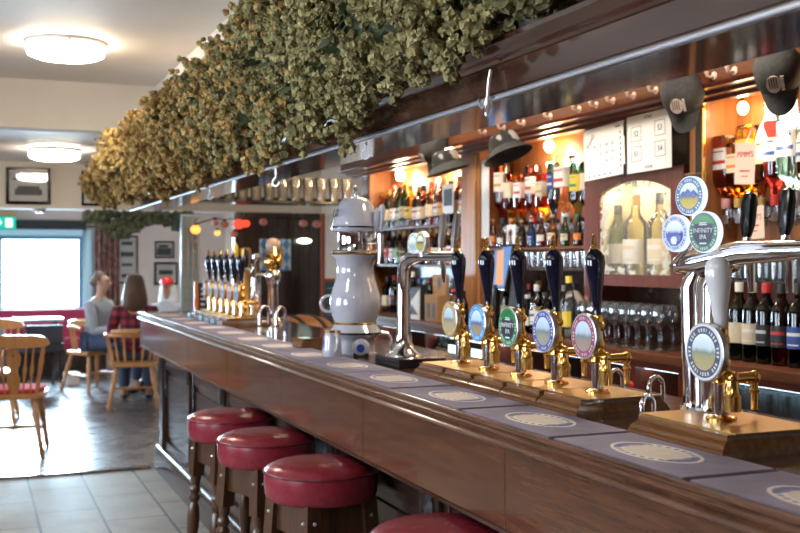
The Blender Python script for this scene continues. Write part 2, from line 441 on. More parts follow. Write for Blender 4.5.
def wall_with_holes(name, lo, hi, holes, fix, axis, z1, mat):
    """a wall plane pierced by window openings; axis 0: runs along y at x=fix, axis 1: along x at y=fix"""
    mb = MB(); a = lo
    def bx(a0, a1, z0, zz):
        if axis == 0: mb.box(fix - .16, fix, a0, a1, z0, zz)
        else: mb.box(a0, a1, fix, fix + .16, z0, zz)
    for (h0, h1, z0, zz) in holes:
        bx(a, h0, -.06, z1); bx(h0, h1, -.06, z0); bx(h0, h1, zz, z1); a = h1
    bx(a, hi, -.06, z1)
    return S(name, mb, mat)
LH = [(.6, 2.4, .8, 2.15), (3.6, 5.6, .8, 2.15), (8.2, 9.7, .8, 1.85), (11.0, 12.6, .8, 1.85)]
wall_with_holes('wall_left', YB, FAR + .16, LH, XL, 0, 2.66, 'darkwall')
wall_with_holes('wall_far', XL, XR, [(.30, 1.32, .77, 1.72)], FAR, 1, 2.4, 'pinkwall')

def window(name, o, w, h, axis, panes=1):
    """frame + glass; local X is width"""
    t = link(name, None, None, o, (0, 0, R(90) if axis == 0 else 0)); t['kind'] = 'structure'
    f = MB()
    for x0, x1, z0, z1 in ((-w/2, -w/2 + .05, 0, h), (w/2 - .05, w/2, 0, h), (-w/2 + .05, w/2 - .05, 0, .05), (-w/2 + .05, w/2 - .05, h - .05, h)):
        f.box(x0, x1, -.03, .03, z0, z1)
    for k in range(1, panes):
        x = -w/2 + w*k/panes; f.box(x - .02, x + .02, -.025, .025, .05, h - .05)
    f.build('window_frame', 'bluetrim', t)
    MB().box(-w/2 + .05, w/2 - .05, -.003, .003, .05, h - .05).build('window_glass', 'pane', t)
    return t
n = 1
for (a, b, z0, z1) in LH:
    window('window_%d' % n, (XL - .1, (a + b)/2, z0), b - a, z1 - z0, 0, 3); n += 1
w5 = window('window_5', (.81, FAR + .06, .77), 1.02, .95, 1, 1)
cs = MB()      # casing round the far window, its colour holds the blue daylight cast
cs.box(1.32, 1.43, FAR - .03, FAR, .70, 1.80).box(.10, .30, FAR - .03, FAR, .70, 1.80).box(.30, 1.32, FAR - .03, FAR, 1.72, 1.80)
S('trim_2', cs, 'bluewhite', bevel=.006)
S('trim_3', MB().box(.08, 1.45, FAR - .14, FAR, .70, .77), 'bluewhite', bevel=.008)
S('trim_4', MB().box(-.6, 1.36, FAR - .05, FAR, 1.80, 1.92), 'slate', bevel=.006)
# dark boarded partition behind the bar end
pb = MB()
x = 2.31; k = 0
while x < XR - .01:
    x1 = min(x + .105, XR); pb.box(x + .003, x1 - .003, 9.80, 9.85, 0, 1.87); x = x1
pb.box(2.31, XR, 9.815, 9.90, 0, 1.87)
S('wall_partition', pb, 'dark')

# ------------------------------------------------------------------ the bar counter
YE = 7.18; YN = .25
bar = T('bar_counter', 'long dark mahogany bar counter with beaded edge and panelled front', 'bar counter', (0, 0, 0))
MB().box(1.06, 1.70, YN, YE - .005, 1.03, 1.064).build('countertop', 'bar', bar, bevel=.003)
nz = [(1.075, 1.022), (1.034, 1.022), (1.028, 1.027), (1.030, 1.034), (1.038, 1.037), (1.043, 1.041), (1.036, 1.046), (1.034, 1.052),
      (1.040, 1.057), (1.036, 1.061), (1.035, 1.067), (1.040, 1.072), (1.047, 1.070), (1.051, 1.065), (1.075, 1.065)]
extr(MB(), nz, YN, YE + .03).build('nosing', 'nosing', bar, ang=60)
ne = MB(); ne.box(1.075, 1.70, YE - .005, YE + .03, 1.022, 1.068); ne.build('nosing', 'nosing', bar, bevel=.008)
ys = [YN, 1.13, 1.98, 2.85, 3.72, 4.60, 5.5, 6.35, YE]
for a, b in zip(ys, ys[1:]):
    MB().box(1.048, 1.075, a + .0008, b - .0008, .846, 1.024).build('apron_board', 'apron', bar, bevel=.003)
MB().box(1.075, 1.66, YE - .025, YE, .846, 1.024).build('apron_board', 'apron', bar, bevel=.003)
extr(MB(), [(1.075, .846), (1.046, .846), (1.044, .838), (1.075, .832)], YN, YE).build('apron_bead', 'bar', bar)
MB().box(1.21, 1.62, YN, YE - .04, 0, 1.03).build('carcass', 'dark', bar)
posts = [7.07, 6.15, 5.25, 4.36, 3.5, 2.64, 1.78, .92]
for i, y in enumerate(posts):
    p = MB(); p.box(1.165, 1.215, y - .06, y + .06, .17, 1.03)
    pp = p.build('post', 'dark', bar, bevel=.004)
    q = MB(); q.box(1.145, 1.166, y - .035, y + .035, .86, 1.03)
    q.build('bracket', 'dark', pp, bevel=.006)
    ro = MB(); ro.lathe([(.030, 0), (.030, .004), (.022, .006), (.018, .003), (.013, .004), (.008, .010), (1e-5, .011)], 16, 0,
                        TR(1.165, y, .735) @ RY(R(-90)), 0, 0, 2*pi, 1.5, 1)
    for a in range(10):
        an = 2*pi*a/10; ro.sph((1.162, y + cos(an)*.026, .735 + sin(an)*.042), .006, 6)
    ro.build('rosette', 'blackm', pp)
    if i < len(posts) - 1:
        y1, y0 = y - .06, posts[i + 1] + .06
        fr = MB()
        for a, b, z0, z1 in ((y0, y0 + .05, .17, 1.03), (y1 - .05, y1, .17, 1.03), (y0 + .05, y1 - .05, .17, .23),
                             (y0 + .05, y1 - .05, .70, .76), (y0 + .05, y1 - .05, .88, 1.03)):
            fr.box(1.18, 1.215, a, b, z0, z1)
        fr.build('panel_frame', 'dark', bar, bevel=.006)
        for z0, z1 in ((.23, .70), (.76, .88)):
            pn = MB(); pn.box(1.196, 1.214, y0 + .05, y1 - .05, z0, z1)
            pn.box(1.188, 1.20, y0 + .085, y1 - .085, z0 + .035, z1 - .035)
            pn.build('front_panel', 'dark', bar, bevel=.005)
ep = MB(); ep.box(1.21, 1.62, YE - .045, YE - .02, 0, 1.03); ep.build('end_panel', 'dark', bar, bevel=.004)
pl = MB(); extr(pl, [(1.15, 0), (1.15, .135), (1.158, .155), (1.172, .163), (1.215, .17), (1.215, 0)], YN, YE + .05)
pl.build('plinth', 'dark', bar, ang=60)

# towelling mats along the front edge
mt = MB().box(-.094, .094, -.20, .20, 0, .006).build('bar_mat', 'mat', bevel=.002)
MY = [.75, 1.17, 1.59, 2.01, 2.435, 2.865, 3.28, 3.70, 4.12, 4.54, 4.96, 5.38, 5.80, 6.22, 6.64]
BY = ['beside the wooden block of the white-handled hand pump', 'beside the gap between the two hand pump blocks', 'below the maroon-ringed badge',
      'below the green-topped badge', 'below the tan badge', 'in front of the chrome beer column', 'in front of the white porcelain tower']
for i, y in enumerate(MY):
    o = mt if i == 0 else dup(mt, (0, 0, 0)); o.location = (1.150, y, 1.0645)
    rz = random.uniform(-.006, .006); o.rotation_euler[2] = rz
    lab = ('grey-violet bar mat with cream oval print, ' + ('nearest the camera, cut by the picture edge' if i == 0 else ORD[i] + ' mat counted from the camera end'))
    tag(o, lab, 'bar mat', 'towelling mats along the bar')

# ------------------------------------------------------------------ canopy over the bar
can = T('bar_canopy', 'long polished mahogany canopy hanging above the bar under the hops', 'bar canopy', (0, 0, 0))
CE = 7.66; CN = -1.2
MB().box(1.055, 1.245, CN, CE, 1.764, 1.782).build('soffit', 'canopy', can, bevel=.003)
MB().box(1.055, 1.075, CN, CE, 1.782, 1.846).build('fascia', 'canopy', can, bevel=.002)
extr(MB(), [(1.075, 1.842), (1.050, 1.842), (1.046, 1.848), (1.036, 1.852), (1.026, 1.862), (1.022, 1.872), (1.018, 1.874), (1.018, 1.884), (1.030, 1.890), (1.159, 1.890), (1.159, 1.875), (1.075, 1.870)],
     CN, CE).build('cornice_moulding', 'canopy', can, ang=50)
MB().box(1.232, 1.245, CN, CE, 1.782, 1.89).build('back_board', 'canopy', can, bevel=.002)
extr(MB(), [(1.056, 1.764), (1.046, 1.764), (1.044, 1.767), (1.044, 1.773), (1.046, 1.776), (1.056, 1.776)], CN, CE).build('trim_rail', 'railsteel', can)
MB().box(1.056, 1.243, CE, CE + .02, 1.766, 1.884).build('end_board', 'canopy', can, bevel=.003)

def cup_hook(loc, s, label, group='hooks under the canopy', rz=0, mat='steel'):
    mb = MB(); pts = [(0, 0, .0)]
    pts += [(0, 0, -.012*s)]
    for i in range(11):
        a = R(90 - i*27); pts.append((0, cos(a)*.011*s, -.024*s + sin(a)*.011*s))
    mb.tube(pts, .0016*s, 6); mb.lathe([(.004*s, -.003*s), (.004*s, 0)], 8)
    o = mb.build('cup_hook', mat, None, loc, (0, 0, rz)); return tag(o, label, 'hook', group)
for (px, y, s, lab) in ((1.085, 2.93, 1.3, 'small steel cup hook under the canopy left of the large double hook'),
                        (1.12, 4.05, 1.5, 'small steel cup hook under the canopy above the porcelain tower'),
                        (1.12, 1.14, 1.0, 'small steel cup hook under the canopy above the right-hand cap'),
                        (1.10, 5.2, 1.3, 'small steel cup hook under the far part of the canopy')):
    cup_hook((px, y, 1.764), s, lab, None, .6)
hk = T('double_hook', 'large polished double hook hanging in front of the canopy fascia', 'hook', (1.041, 2.03, 1.815))
hk.scale = (1.25, 1.25, 1.25)
mb = MB(); mb.tube([(0, 0, .012), (-.004, 0, -.01), (-.006, 0, -.038), (-.008, .002, -.055), (-.012, -.006, -.066), (-.016, -.016, -.068), (-.018, -.025, -.060), (-.018, -.028, -.050)], .0032, 8)
mb.sph((-.018, -.028, -.050), .005, 8); mb.build('large_hook', 'steel', hk)
mb = MB(); mb.tube([(-.004, .002, -.028), (-.006, .010, -.045), (-.008, .018, -.052), (-.010, .024, -.046), (-.010, .026, -.038)], .0026, 8)
mb.sph((-.010, .026, -.038), .004, 8); mb.build('small_hook', 'steel', hk)

# ------------------------------------------------------------------ lights of the room, seen and added
def ceiling_light(loc, r, label):
    t = T('ceiling_light', label, 'ceiling light', loc, 0)
    MB().lathe([(r*.99, 0), (r*1.03, -.004), (r*1.04, -.018), (r*1.0, -.024), (1e-5, -.024)], 40).build('base_ring', 'white', t)
    MB().lathe([(r*.99, -.022), (r*.995, -.050), (r*.96, -.070), (r*.80, -.083), (r*.4, -.090), (1e-5, -.091)], 40).build('diffuser', 'lampglass', t)
    cl = MB().box(-.006, .006, -r*1.05, -r*1.0, -.040, -.012); cl.build('clip', 'steel', t)
    return t
ceiling_light((.475, 5.97, 2.6), .205, 'round white flush ceiling light in the near room, glowing, in front of the beam')
ceiling_light((.60, 8.59, 2.28), .19, 'round glowing flush ceiling light beyond the beam, above the framed pictures')
ceiling_light((-.9, 2.6, 2.6), .205, 'added unseen fill light over the customers side near the camera')  # added out of view to brighten the customers' side
ceiling_light((2.15, 3.0, 2.6), .205, 'added unseen fill light behind the canopy over the near end of the serving aisle')  # unseen lamp added to brighten the worktop and pumps
ceiling_light((2.15, 5.7, 2.6), .205, 'added unseen fill light behind the canopy over the far end of the serving aisle')  # another unseen one, added for the far serving aisle
ceiling_light((1.9, 11.9, 2.28), .19, 'added unseen fill light hidden behind the middle wall near the far wall')  # added out of sight to brighten the far wall
ceiling_light((-.5, .2, 2.6), .205, 'added unseen fill light over the customers side right behind the camera')  # extra unseen lamp, added to lift the near counter
ceiling_light((2.1, 4.35, 2.6), .205, 'added unseen fill light behind the canopy over the middle of the serving aisle')  # third aisle lamp, added to light the goblets and brass

def area(name, loc, rot, sx, sy, e, col, spread=180):
    d = bpy.data.lights.new(name, 'AREA'); d.shape = 'RECTANGLE'; d.size = sx; d.size_y = sy; d.energy = e; d.color = col; d.spread = R(spread)
    return link(name, d, None, loc, rot)
DAY = (.80, .90, 1.0)
for (a, b, z0, z1), e in zip(LH, (75, 100, 60, 70)):
    area('daylight', (XL - .22, (a + b)/2, (z0 + z1)/2), (0, R(-90), 0), z1 - z0, b - a, e, DAY)
area('daylight', (.81, FAR + .25, 1.25), (R(-90), 0, 0), 1.0, .93, 300, (.60, .84, 1.0))
def point(loc, e, col, r=.03):
    d = bpy.data.lights.new('bulb', 'POINT'); d.energy = e; d.color = col; d.shadow_soft_size = r
    return link('bulb', d, None, loc)
WARM = (1.0, .72, .42)



# ------------------------------------------------------------------ hand pumps
ZC = 1.064
def disc_badge(name, face, parent, loc, R_, rot=FACE, glow=False, thick=.012, oval=1.0, rimm='steel'):
    """round badge plate with a rim; local XY is the face"""
    rimm = 'rimglow' if glow else rimm
    b = MB().lathe([(R_*.98, -thick), (R_*1.0, -thick*.6), (R_*1.0, .001), (R_*.93, .0025)], 40, 0, None, 0, 0, 2*pi, 1, oval).build('badge_rim', rimm, parent, loc, rot)
    f = MB().lathe([(R_*.955, .0), (R_*.95, .0026), (1e-5, .0030)], 40, 0, None, 0, 0, 2*pi, 1, oval).build(name, face, b)
    return b
C1 = clipmat('badge_tan', (.50, .33, .12), (.75, .60, .35), (.45, .60, .72), (.22, .26, .24), (.55, .46, .28), .054, (.55, .40, .18))
C2 = clipmat('badge_sky', (.05, .30, .70), (.6, .8, .95), (.55, .70, .82), (.06, .16, .42), (.45, .34, .18), .054, (.35, .6, .85))
C3 = clipmat('badge_green', (.03, .20, .07), (.5, .7, .5), (.02, .03, .05), (.02, .03, .05), (.02, .03, .05), .054, (.75, .78, .78))
C4 = clipmat('badge_blue', (.05, .08, .34), (.65, .65, .8), (.50, .62, .74), (.16, .24, .27), (.42, .40, .30), .054, (.68, .70, .78))
C5 = clipmat('badge_maroon', (.28, .05, .12), (.7, .5, .5), (.50, .62, .74), (.18, .26, .27), (.44, .32, .26), .054, (.75, .72, .74))
C6 = clipmat('badge_dark', (.06, .075, .12), (.6, .62, .68), (.62, .72, .80), (.22, .30, .22), (.50, .42, .20), .054, (.72, .73, .78))
C7 = clipmat('badge_pilsner', (.12, .22, .42), (.7, .8, .9), (.70, .80, .90), (.08, .16, .30), (.75, .58, .10), .041, (.8, .84, .95))
C8 = clipmat('badge_santa', (.55, .66, .86), (.10, .14, .40), (.72, .82, .95), (.06, .09, .42), (.06, .08, .40), .0395, (.8, .84, .95))
C9 = clipmat('badge_ipa', (.05, .18, .12), (.5, .7, .6), (.02, .035, .08), (.02, .035, .08), (.02, .035, .08), .042, (.8, .84, .95))

HANDLE = [(.0085, 0), (.010, .006), (.0085, .014), (.010, .03), (.0135, .06), (.0185, .09), (.0225, .118), (.0240, .135), (.0225, .148), (.0165, .158), (.011, .163), (.009, .166), (1e-5, .168)]
PORC = [(r, z*.83) for r, z in [(.010, 0), (.012, .01), (.013, .03), (.0165, .06), (.0205, .09), (.0245, .12), (.0255, .14), (.024, .155), (.019, .167), (.012, .174), (1e-5, .177)]]
def block(root, hy, dx, mat='pumpwood'):
    """stepped wooden block on the counter, local origin at its front middle, z=0 on the counter"""
    mb = MB()
    lv = [(0, 0), (0, .013), (.003, .0155), (.003, .018), (.006, .0225), (.012, .028), (.017, .0315), (.018, .034), (.018, .041)]
    vs = []
    for q, z in lv: vs += [(q, -hy + q*.55, z), (dx - q, -hy + q*.55, z), (dx - q, hy - q*.55, z), (q, hy - q*.55, z)]
    n = len(lv); fs = [(3, 2, 1, 0), (4*n - 4, 4*n - 3, 4*n - 2, 4*n - 1)]
    for k in range(n - 1):
        for j in range(4): fs.append((4*k + j, 4*k + (j + 1) % 4, 4*k + 4 + (j + 1) % 4, 4*k + 4 + j))
    mb.add(vs, fs); o = mb.build('pump_block', mat, root, ang=20)
    MB().box(.030, dx - .03, -hy + .002, hy - .002, .041, .044).build('brass_plate', 'brassdk', o, bevel=.001)
    return o
def hand_pump(loc, label, hy, dx, face, handle, hmat, rimm='steel', group=None, txt=None, badge_r=.054, tilt=0):
    t = T('hand_pump', label, 'hand pump', loc, 0, group)
    block(t, hy, dx)
    px = .115; z0 = .044
    c = MB().lathe([(.030, z0), (.030, z0 + .005), (.022, z0 + .009), (.016, z0 + .010)], 24, 0, TR(px, 0, 0)); c.build('foot_flange', 'brass', t)
    MB().lathe([(.0145, z0 + .009), (.0145, z0 + .075)], 24, 0, TR(px, 0, 0)).build('cylinder', 'chrome', t)
    b = MB()
    b.lathe([(.016, z0 + .070), (.020, z0 + .074), (.020, z0 + .086), (.016, z0 + .090), (.013, z0 + .096), (.018, z0 + .106), (.019, z0 + .114), (.013, z0 + .124),
             (.012, z0 + .145), (.0165, z0 + .151), (.0165, z0 + .160), (.011, z0 + .166), (.011, z0 + .178)], 20, 0, TR(px, 0, 0))
    b.lathe([(.016, 0), (.017, .03), (.012, .036), (.011, .06)], 16, 0, TR(px + .004, -.028, z0 + .02))
    b.sph((px + .004, -.028, z0 + .085), .013, 12)
    b.tube([(px, 0, z0 + .079), (px + .03, 0, z0 + .079)], .010, 12); b.tube([(px, 0, z0 + .11), (px + .004, -.028, z0 + .085)], .006, 8)
    b.build('pump_body', 'brass', t)
    s = MB(); s.tube([(px + .026, 0, z0 + .079), (px + .058, 0, z0 + .080), (px + .078, 0, z0 + .080)], [.0105, .0105, .012], 12)
    s.sph((px + .080, 0, z0 + .080), .0135, 12)
    s.tube([(px + .080, 0, z0 + .080), (px + .081, 0, z0 + .045), (px + .081, 0, z0 + .016)], [.0085, .008, .007], 12)
    s.lathe([(.0095, z0 + .050), (.0115, z0 + .054), (.0095, z0 + .058)], 14, 0, TR(px + .081, 0, 0))
    s.build('spout', 'brass', t)
    L = MB().lathe(handle, 24).build('handle', hmat, t, (px, 0, z0 + .172), (R(-2 + tilt), R(-2), 0))
    hh = handle[-1][1]
    fi = MB()
    fi.lathe([(.010, hh - .004), (.011, hh), (.007, hh + .004), (.0085, hh + .008), (.006, hh + .012)], 14)
    for k in range(3): fi.ring((0, 0, hh + .013 + k*.0055), .0052 - k*.0006, .0026, 12, 6)
    fi.sph((0, 0, hh + .030), .0045, 8)
    if hmat != 'porcwhite': fi.build('finial', 'brass', L)
    fr = MB().lathe([(.0125, -.006), (.0125, .004), (.010, .010)], 16); fr.build('ferrule', 'brass', L)
    br = MB().box(px - .030, px, -.012, .006, z0 + .128, z0 + .140); br.build('badge_bracket', 'brass', t, bevel=.002)
    bd = disc_badge('badge_face', face, t, (px - .030, .012, z0 + .132), badge_r, rimm=rimm)
    if txt: txt(bd)
    return t
def ipa_text(bd, k=1.0, glow=False):
    text('lettering', 'INFINITY', .0172*k, 'inkwhite', bd, (0, .004*k, .0034), (0, 0, 0), .0002)
    text('lettering', 'IPA', .0172*k, 'inkwhite', bd, (0, -.013*k, .0034), (0, 0, 0), .0002)
    text('lettering', 'HOPPED', .008*k, 'inkwhite', bd, (0, .018*k, .0034), (0, 0, 0), .0002) if False else None
    MB().box(-.014*k, .014*k, .018*k, .0205*k, .003, .0036).box(-.012*k, .012*k, .0225*k, .025*k, .003, .0036).box(-.012*k, .012*k, -.031*k, -.027*k, .003, .0036).build('lettering', 'inkwhite', bd)
    pts = [(cos(a)*.046*k, sin(a)*.046*k) for a in [R(28 + i*124/14) for i in range(15)]]
    MB().prism(pts, .0028, .0034).build('green_cap', 'green', bd)
HP = 'navy-handled hand pumps on the wooden blocks'
PY = [2.105, 2.292, 2.479, 2.666, 2.853]
PF = [(C5, 'with a maroon-ringed landscape badge, nearest of the middle row'), (C4, 'with a blue-ringed landscape badge'),
      (C3, 'with a green and black badge'), (C2, 'with a sky-blue badge'), (C1, 'with a tan oval badge, farthest of the middle row')]
for (y, (f, d)) in zip(PY, PF):
    hand_pump((1.245, y, ZC), 'navy-handled brass hand pump ' + d, .0925, .25, f, HANDLE, 'navy', 'steel', HP, (lambda b: ipa_text(b)) if f is C3 else None)
# the white-handled pump on the right
t = hand_pump((1.235, 1.655, ZC), 'brass hand pump with white porcelain handle and dark-ringed landscape badge, nearest the camera', .145, .26, C6, PORC, 'porcwhite', 'steel', None, None, .058)

# swan necks and drip details beside the pumps
def swan(loc, label, rz=0, s=1):
    mb = MB(); pts = [(0, 0, 0), (0, 0, .05*s)]
    for i in range(9):
        a = R(180 - i*22.5); pts.append((.024*s + cos(a)*.024*s, 0, .05*s + sin(a)*.024*s))
    pts.append((.048*s, 0, .012*s))
    mb.tube(pts, .0058*s, 10); mb.lathe([(.012, 0), (.012, .004), (.008, .008)], 14)
    o = mb.build('swan_neck_spout', 'chrome', None, loc, (0, 0, rz)); return tag(o, label, 'spout', 'chrome swan neck spouts')
swan((1.50, 2.10, ZC), 'chrome swan neck spout standing behind the maroon-badged hand pump', .2)
swan((1.50, 2.27, ZC), 'chrome swan neck spout standing behind the blue-ringed hand pump', .2)
swan((1.30, 1.845, ZC), 'chrome swan neck spout between the two wooden pump blocks', .4, .95)
swan((1.38, 5.30, ZC), 'chrome swan neck spout at the near end of the far pump row, farther of two', .6, 1.5)
swan((1.44, 5.20, ZC), 'chrome swan neck spout at the near end of the far pump row, nearer of two', .6, 1.5)

# ------------------------------------------------------------------ chrome font with three lit badges
ft = T('beer_font', 'tall chrome beer font with three lit round badges on the right', 'beer font', (1.42, 1.80, ZC))
MB().lathe([(.075, 0), (.075, .004), (.058, .012), (.046, .030), (.040, .05)], 32, 0, None, 0, 0, 2*pi, 1, 1.25).build('foot', 'chrome', ft)
mb = MB()
for dy, r in ((.032, .023), (-.032, .019)):
    mb.tube([(0, dy*.8, .03), (0, dy, .18), (0, dy*1.05, .30), (.01, dy*1.1 - .012, .335), (.02, dy*.8 - .05, .352)], [r, r, r*1.1, r*1.05, r], 18)
mb.build('column', 'chrome', ft)
mb = MB(); mb.tube([(-.01, .055, .345), (0, .0, .352), (.02, -.10, .370), (.03, -.25, .374), (.035, -.42, .374), (.04, -.62, .374)], [.020, .027, .025, .019, .018, .018], 18)
mb.sph((-.01, .058, .345), .0215, 14)
mb.build('arm', 'chrome', ft)
def tap_unit(parent, loc, hm, hl=.085, back=False, hr=.013):
    x, y, z = loc
    mb = MB(); mb.tube([(x - .004, y, z), (x + .035, y, z)], .012, 14); mb.lathe([(.014, 0), (.015, .008), (.011, .022), (.009, .032)], 14, 0, TR(x + .035, y, z - .004))
    mb.tube([(x + .035, y, z), (x + .045, y, z - .03), (x + .047, y, z - .085)], [.011, .009, .0075], 12)
    a = mb.build('tap', 'chrome', parent)
    h = MB().lathe([(.007, 0), (.010, .008), (hr, .03), (hr*1.05, hl*.7), (hr*.8, hl*.93), (1e-5, hl)], 16, 0, None, 4, 0, 2*pi, .75, 1.0)
    h.build('tap_handle', hm, a, (x + .034, y, z + .025), (0, R(6), 0))
    return a
tap_unit(ft, (.03, -.06, .374), 'black', .10, False, .015); tap_unit(ft, (.035, -.165, .376), 'black', .10, False, .015)
# badges look a little towards the camera's side
BR = (R(90), 0, R(-90 + 6))
mb = MB(); mb.tube([(-.03, .05, .35), (-.034, -.02, .40), (-.034, -.023, .47)], .008, 10)
mb.tube([(-.034, .02, .411), (-.034, -.075, .411)], .008, 10); mb.build('badge_stalk', 'chrome', ft)
b1 = disc_badge('badge_face', C7, ft, (-.05, -.023, .487), .041, BR, True, .011, 1.0)
hl = MB(); hl.prism([(x*.72, y*.72) for x, y in [(-.034, .002), (-.022, .014), (-.016, .009), (-.004, .020), (.008, .010), (.020, .016), (.034, .002)]], .003, .0042); hl.build('mountain_mark', 'blue', b1)
b2 = disc_badge('badge_face', C8, ft, (-.052, .022, .411), .0395, BR, True, .011, 1.0)
hl = MB(); hl.prism([(x*.7, y*.7) for x, y in [(-.030, -.004), (.030, -.004), (.027, -.022), (.012, -.038), (-.012, -.038), (-.027, -.022)]], .003, .0040); hl.build('dark_shield', 'blue', b2)
hl = MB(); hl.prism([(x*.7, y*.7) for x, y in [(-.014, -.020), (-.008, -.010), (.008, -.010), (.014, -.020), (.008, -.033), (-.008, -.033)]], .004, .0048); hl.build('white_mark', 'inkwhite', b2)
b3 = disc_badge('badge_face', C9, ft, (-.056, -.076, .411), .042, BR, True, .011, 1.0)
ipa_text(b3, .78)

# ------------------------------------------------------------------ chrome column font in the middle
f2 = T('chrome_beer_font', 'slim chrome beer column with long arm and two silver taps on a black plinth', 'beer font', (1.36, 3.30, ZC))
MB().box(-.07, .10, -.13, .09, 0, .030).build('plinth', 'black', f2, bevel=.004)
MB().lathe([(.062, .030), (.060, .036), (.040, .050), (.030, .075), (.028, .10)], 28).build('foot', 'chrome', f2)
MB().tube([(0, 0, .08), (.0, 0, .25), (0, -.006, .325), (.004, -.03, .352), (.008, -.07, .363), (.01, -.12, .365)], [.024, .023, .024, .025, .024, .017], 18).build('column', 'chrome', f2)
MB().tube([(.01, -.09, .365), (.015, -.36, .366), (.015, -.40, .366)], [.015, .015, .014], 16).build('arm', 'chrome', f2)
for y in (-.185, -.285): tap_unit(f2, (.02, y, .366), 'steel', .12, False, .012)
bg = disc_badge('badge_face', clipmat('badge_white_lit', (.75, .80, .78), (.1, .3, .4), (.8, .85, .85), (.6, .7, .5), (.5, .65, .72), .036), f2, (-.005, -.095, .408), .036, BR, True, .016, 1.0)
MB().tube([(0, -.095, .365), (0, -.095, .385)], .006, 8).build('badge_stalk', 'chrome', f2)
lb = disc_badge('badge_face', clipmat('badge_yellow', (.55, .55, .12), (.1, .1, .05), (.85, .85, .8), (.03, .03, .05), (.55, .45, .12), .032), f2, (-.005, -.160, .412), .032, BR, False, .016, 1.1)
MB().tube([(0, -.16, .365), (0, -.16, .39)], .006, 8).build('badge_stalk', 'chrome', f2)

# ------------------------------------------------------------------ white porcelain beer tower
tw = T('porcelain_beer_tower', 'tall white porcelain beer tower with bell top and gold bands', 'beer tower', (1.337, 3.72, ZC))
MB().lathe([(.082, 0), (.082, .006), (.074, .010), (.072, .05), (.076, .058), (.098, .075), (.100, .083), (.096, .090), (.084, .105), (.078, .115)], 40).build('base', 'porc', tw)
MB().lathe([(.079, .113), (.0815, .117), (.079, .122)], 40).build('gold_band', 'gold', tw)
MB().lathe([(.100, .0775), (.1015, .0815), (.100, .0855)], 40).build('gold_band', 'black', tw)
MB().lathe([(.077, .120), (.086, .140), (.0945, .170), (.0965, .195), (.093, .220), (.085, .250), (.0745, .282), (.0690, .310), (.0690, .332), (.077, .355), (.090, .372), (.093, .379), (.091, .386), (.075, .392)], 44).build('body', 'porc', tw)
MB().lathe([(.092, .374), (.0945, .379), (.092, .384)], 40).build('gold_band', 'gold', tw)
MB().lathe([(.068, .388), (.066, .392), (.066, .455), (.068, .460)], 32).build('collar', 'chrome', tw)
cp = MB().lathe([(.060, .455), (.086, .461), (.090, .468), (.090, .480), (.087, .495), (.082, .512), (.074, .535), (.066, .556), (.058, .573), (.047, .583), (.026, .588), (1e-5, .590)], 40).build('bell_top', 'porc', tw)
MB().lathe([(.0905, .474), (.0915, .477), (.0905, .480)], 40).build('gold_band', 'black', cp)
MB().lathe([(.012, .588), (.014, .594), (.006, .599), (.010, .606), (.006, .612), (.0085, .619), (.004, .626), (.005, .632), (1e-5, .636)], 16).build('finial', 'chrome', tw)
text('lettering', 'LO', .045, 'ink', cp, (-.0815, -.012, .528), (R(78), 0, R(-90)), .0008)
MB().ring((0, 0, 0), .030, .006, 22, 8, 0, None, 'Y').build('ring_handle', 'porc', tw, (-.093, .038, .190), (0, 0, R(157.8)))
mb = MB(); mb.tube([(.075, -.04, .083), (.11, -.052, .078), (.122, -.056, .060), (.124, -.057, .0)], .007, 10); mb.build('drain_pipe', 'chrome', tw)
tp = tap_unit(tw, (.02, -.075, .425), 'porc', .10, False, .020)
tt = MB().lathe([(.026, 0), (.034, .006), (.030, .018), (.016, .026), (1e-5, .026)], 24, 0, RY(R(-90)) ).build('round_gauge', 'porc', tw, (-.012, -.095, .032), (0, 0, R(66)))
MB().lathe([(.015, .0), (.015, .002), (1e-5, .003)], 20, 0, RY(R(-90))).build('gauge_dial', 'blue', tt, (-.025, 0, 0))
MB().box(-.020, .035, -.028, .028, -.032, -.018).build('gauge_bracket', 'black', tt, bevel=.003)
mb = MB(); mb.lathe([(.003, 0), (.012, .02), (.015, .06), (.017, .085), (.012, .10), (1e-5, .104)], 14, 0, None, 4, 0, 2*pi, .5, 1.25)
pd = mb.build('paddle', 'porc', tw, (.05, -.135, .455), (R(8), 0, 0))
pm = MB()
for i in range(7): pm.box(-.0100, -.0084, -.006, .006 - .004*(i % 2), .022 + i*.0085, .0275 + i*.0085)
pm.build('paddle_marks', 'ink', pd)
mb = MB(); mb.tube([(.05, -.06, .43), (.05, -.14, .43)], .011, 12); mb.tube([(.05, -.135, .45), (.05, -.135, .40), (.045, -.135, .345)], [.012, .010, .006], 12); mb.build('tap', 'chrome', tw)
# small jug in front of it
jg = T('porcelain_jug', 'small white porcelain jug with blue mark in front of the white beer tower', 'jug', (1.205, 3.60, ZC + .0065))
MB().lathe([(.034, 0), (.036, .004), (.035, .03), (.031, .065), (.028, .082), (.031, .092), (.028, .092), (.025, .08), (.028, .05), (.030, .01), (1e-5, .006)], 28).build('body', 'porc', jg)
mb = MB(); mb.tube([(.003, -.028, .078), (.003, -.045, .080), (.003, -.056, .062), (.003, -.053, .035), (.003, -.033, .020)], .0065, 10); mb.build('handle', 'porc', jg)
MB().lathe([(.0355, .028), (.0335, .062)], 8, 0, None, 0, R(150), R(188)).build('blue_mark', 'blue', jg)
MB().lathe([(.0313, .086), (.0318, .094)], 24).build('dark_rim', 'gold', jg)
